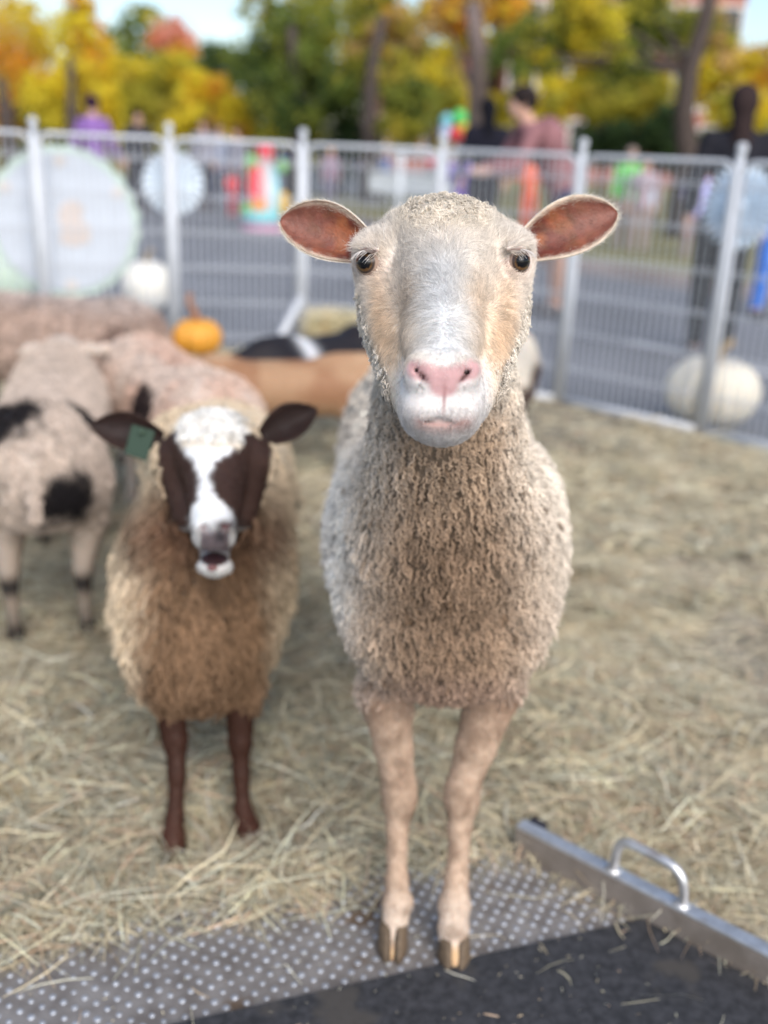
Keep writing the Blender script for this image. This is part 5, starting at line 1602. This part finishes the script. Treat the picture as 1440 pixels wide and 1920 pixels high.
def tree(label, trunk, blobs, zt, leafn=9000, leafs=.13, name='tree', group=None, bark=(.075, .06, .055)):
    """trunk: list of (px, py, radius_px) from the ground up at depth zt; blobs: (px, py, r_px, colours, weight)"""
    kf = zt / FPX
    base = W(trunk[0][0], 300, zt); base[2] = 0
    root = empty(name, base, label, 'tree', group)
    pts = [base]; rr = [trunk[0][2] * kf * 1.35]
    for px, py, r in trunk:
        p = W(px, py, zt); 
        if p[2] > .3: pts.append(np.array([p[0], base[1] + rnd.uniform(-.2, .2), p[2]])); rr.append(r * kf)
    m = MB(); m.tube(pts, rr, 12, bark); top = pts[-1]
    m.build('trunk', M_BARK, root, True)
    cs = [W(b[0], b[1], zt + rnd.uniform(-1, 1) * b[2] * kf * .5) for b in blobs]
    for c, b in zip(cs, blobs):
        st = pts[max(1, len(pts) // 2)] if len(pts) > 2 else pts[-1]
        m = MB(); mid = (st + c) / 2 + [0, 0, b[2] * kf * .15]
        m.tube([st, mid, c, c + (c - mid) * .35], np.array([.3, .18, .1, .03]) * rr[-1] * .9 + .015, 7, bark); m.build('limb', M_BARK, root, True)
    V = []; C = []
    tw = sum(b[2] ** 2 for b in blobs)
    for c, b in zip(cs, blobs):
        n = int(leafn * b[2] ** 2 / tw); R_ = b[2] * kf * 1.06
        nc = max(10, int(26)); dirs = unit(rng.normal(0, 1, (nc, 3))); cc = c + dirs * R_ * (rng.random((nc, 1)) ** .45) * [1, 1, .85]
        ci = rng.integers(0, nc, n); P = cc[ci] + rng.normal(0, R_ * .17, (n, 3))
        pal = np.array(b[3]); ccol = pal[rng.integers(0, len(pal), nc)]
        C.append(ccol[ci] * (1 + rng.normal(0, .18, (n, 1))))
        V.append(P)
    P = np.concatenate(V); C = np.clip(np.concatenate(C), .005, .85); n = len(P)
    a = unit(rng.normal(0, 1, (n, 3))); b_ = unit(np.cross(a, rng.normal(0, 1, (n, 3)))); s_ = (leafs * rng.uniform(.6, 1.3, n))[:, None]
    Q = np.stack([P - a * s_ * .5, P + b_ * s_ * .28, P + a * s_ * .5, P - b_ * s_ * .28], 1).reshape(-1, 3)
    F = np.arange(n * 4).reshape(n, 4)
    link('crown', mesh_np('crown', Q, F, False, np.repeat(C, 4, 0)), root, M_LEAF)
    return root


YEL = [(.85, .62, .04), (.88, .70, .07), (.80, .62, .05), (.72, .60, .05)]  # yellow and orange leaves brightened past natural tone: sunlight put into the colour
ORG = [(.85, .42, .04), (.88, .52, .07), (.78, .36, .05), (.82, .60, .07)]
GRN = [(.15, .21, .04), (.21, .27, .055), (.11, .16, .04), (.30, .33, .06)]
OLV = [(.40, .38, .05), (.48, .44, .06), (.28, .29, .05), (.56, .46, .07)]
PNK = [(.85, .36, .27), (.88, .45, .36), (.80, .32, .20)]
TAN = [(.60, .42, .18), (.66, .48, .22), (.50, .36, .14)]
DGR = [(.05, .09, .03), (.07, .12, .04), (.04, .07, .03)]
tree('orange maple at the far left edge', [(20, 250, 14), (22, 150, 10)], [(-10, 60, 95, ORG * 2 + YEL), (60, 150, 70, ORG), (-40, 180, 90, ORG), (70, 60, 55, YEL)], 26, 12000)
tree('tall yellow tree with orange tips second from the left', [(140, 250, 10), (150, 110, 6)], [(155, 70, 42, YEL + ORG[:1]), (170, 130, 50, YEL + ORG), (115, 180, 60, YEL), (185, 205, 45, YEL), (148, 15, 30, ORG[:2] + YEL)], 24, 10000)
tree('low yellow-green tree below the patch of open sky', [(250, 260, 11), (255, 200, 7)], [(230, 160, 55, YEL + OLV), (300, 170, 60, OLV + YEL), (265, 215, 55, OLV), (200, 225, 45, YEL), (330, 130, 45, YEL + OLV)], 28, 11000)
tree('olive tree low at the left behind the top rail', [(60, 260, 10), (60, 220, 6)], [(60, 205, 50, OLV), (10, 215, 50, OLV + GRN), (110, 215, 35, OLV + YEL)], 30, 6000)
tree('salmon-pink maple rising against the sky', [(320, 230, 6), (322, 120, 4)], [(318, 68, 38, PNK), (350, 110, 34, PNK + ORG), (340, 85, 30, PNK)], 44, 6000, .17)
tree('bright orange-yellow maple beside the dark green tree', [(395, 265, 9), (392, 215, 5)], [(385, 195, 50, ORG + YEL), (430, 235, 45, ORG + YEL), (350, 230, 40, YEL), (400, 165, 28, ORG)], 25, 9000)
tree('small dark green tree between the pink and the big green tree', [(420, 250, 7), (420, 160, 5)], [(415, 115, 40, DGR + GRN), (450, 150, 38, GRN), (385, 130, 28, GRN)], 34, 6000)
tree('big dark green tree in the middle left', [(560, 280, 16), (560, 160, 11), (555, 60, 8)], [(545, 60, 75, GRN), (600, 120, 80, GRN + OLV[:1]), (520, 160, 70, GRN + DGR), (560, 215, 75, DGR + GRN), (640, 200, 60, GRN), (500, 20, 45, GRN + OLV), (600, 10, 55, OLV + YEL[:1]), (480, 100, 45, GRN)], 23, 17000)
tree('tan and olive tree with a dark trunk in the middle', [(696, 290, 17), (694, 200, 14), (700, 120, 11), (720, 40, 8)], [(700, 100, 55, TAN + OLV), (660, 150, 50, GRN + OLV), (760, 60, 60, TAN + ORG[:1] + OLV), (740, 150, 55, OLV), (690, 20, 60, OLV + GRN), (770, 200, 55, GRN), (740, 235, 45, OLV)], 21, 14000)
tree('slender yellow tree left of the thick grey trunk', [(810, 280, 8), (815, 200, 6)], [(820, 120, 42, YEL + OLV), (800, 165, 45, YEL), (845, 180, 40, OLV + YEL), (830, 230, 45, OLV + YEL), (855, 80, 30, OLV)], 27, 8000)
tree('orange-topped tree with a thick grey-brown trunk', [(897, 300, 21), (896, 200, 19), (892, 110, 17), (880, 20, 14)], [(880, 20, 50, ORG + TAN), (950, 5, 45, ORG), (895, 75, 24, ORG[:2] + YEL), (830, 30, 40, TAN + ORG), (940, 200, 35, YEL + OLV)], 17, 8000, .10, bark=(.16, .125, .115))
tree('broad green and yellow tree arching over the right half', [(1290, 300, 22), (1272, 220, 19), (1275, 140, 17), (1300, 40, 15), (1310, -40, 13)], [(1040, 60, 70, GRN + OLV), (1100, 20, 75, OLV + YEL), (1160, 60, 75, GRN + OLV[:1]), (960, 100, 45, GRN), (1090, 95, 50, YEL + OLV), (1210, 10, 70, GRN + OLV), (1180, 130, 55, OLV + GRN), (1010, 120, 35, GRN + YEL), (1260, 60, 50, OLV + GRN)], 15, 16000, .085, bark=(.07, .055, .05))
tree('yellow-olive tree with a leaning trunk behind the right fence panels', [(1180, 300, 8), (1190, 200, 6)], [(1050, 190, 50, YEL + OLV), (1130, 180, 60, OLV), (1215, 190, 65, YEL + OLV), (1150, 235, 45, GRN + OLV), (980, 200, 40, YEL)], 25, 12000)
tree('gold-leaved tree at the right edge', [(1400, 300, 12), (1395, 200, 9)], [(1340, 140, 60, YEL + TAN), (1410, 160, 60, ORG[:1] + YEL + TAN), (1385, 220, 55, YEL + OLV), (1440, 110, 40, TAN + ORG), (1330, 60, 45, OLV + TAN)], 22, 11000)
for i, (px, py, r_, zt) in enumerate(((1130, 265, 45, 18), (1240, 262, 55, 17), (640, 265, 50, 24))):
    tree(('dark green shrub low behind the pink-shirted person', 'dark green shrub beside the thick trunk at the right', 'dark green shrub between the two middle trees')[i], [(px, 300, 4), (px, py, 3)], [(px, py, r_, DGR), (px + 30, py + 15, r_ * .7, DGR)], zt, 4500, .10, 'shrub')
# hedge mass far behind closes the view
P, n = None, 30000
hx_ = rng.uniform(-34, 40, n); hz_ = rng.random(n) ** .8 * (4.3 + 2.2 * np.sin(hx_ * .35) + 1.2 * np.sin(hx_ * .9 + 1)); hy__ = 58 + rng.normal(0, 1.6, n)
P = np.stack([hx_, hy__, np.maximum(hz_, 0)], 1); a = unit(rng.normal(0, 1, (n, 3))); b_ = unit(np.cross(a, rng.normal(0, 1, (n, 3))))
Q = np.stack([P - a * .28, P + b_ * .18, P + a * .28, P - b_ * .18], 1).reshape(-1, 3)
pal = np.array(YEL + OLV + GRN + ORG[:2]); ci = (vnoise(P, .35, 51) * len(pal)).astype(int) % len(pal); C = pal[ci] * (1 + rng.normal(0, .15, (n, 1)))
tag(link('far_woods', mesh_np('far_woods', Q, np.arange(n * 4).reshape(n, 4), False, np.repeat(np.clip(C, 0, 1), 4, 0)), None, M_LEAF), 'far autumn woods closing the view behind the trees', None, None, 'stuff')


def building(label, x0, x1, y, h, c=(.33, .13, .10), rows=4, cols=7, y0=9):
    r = empty('brick_building', ((x0 + x1) / 2, y, 0), label, 'building')
    m = MB(); m.box(((x0 + x1) / 2, y + 5, h / 2), (x1 - x0, 10, h), None, c); m.build('wall', M_CLOTH, r)
    m = MB(); m.box(((x0 + x1) / 2, y + 5, h + .2), (x1 - x0 + .8, 10.8, .4), None, (.3, .28, .26)); m.build('roof', M_PLAIN, r)
    for i in range(cols):
        for j in range(rows):
            cx = x0 + (i + .5) * (x1 - x0) / cols; cz = 1.8 + j * (h - 1.5) / rows
            m = MB(); m.box((cx, y - .02, cz), (1.3, .16, 1.9), None, (.6, .58, .55)); w_ = m.build('window', M_PLAIN, r)
            m = MB(); m.box((cx, y - .12, cz), (1.05, .05, 1.65), None, (.03, .035, .045)); m.build('pane', M_BALLOON, w_)


building('red brick building showing between the trees on the right', 4.5, 14.5, 48, 11)
building('low red brick building half hidden behind the trees at the centre', -2, 4.0, 52, 5.5, (.36, .15, .12), 1, 4)
print('all', round(time.time() - T0, 1))
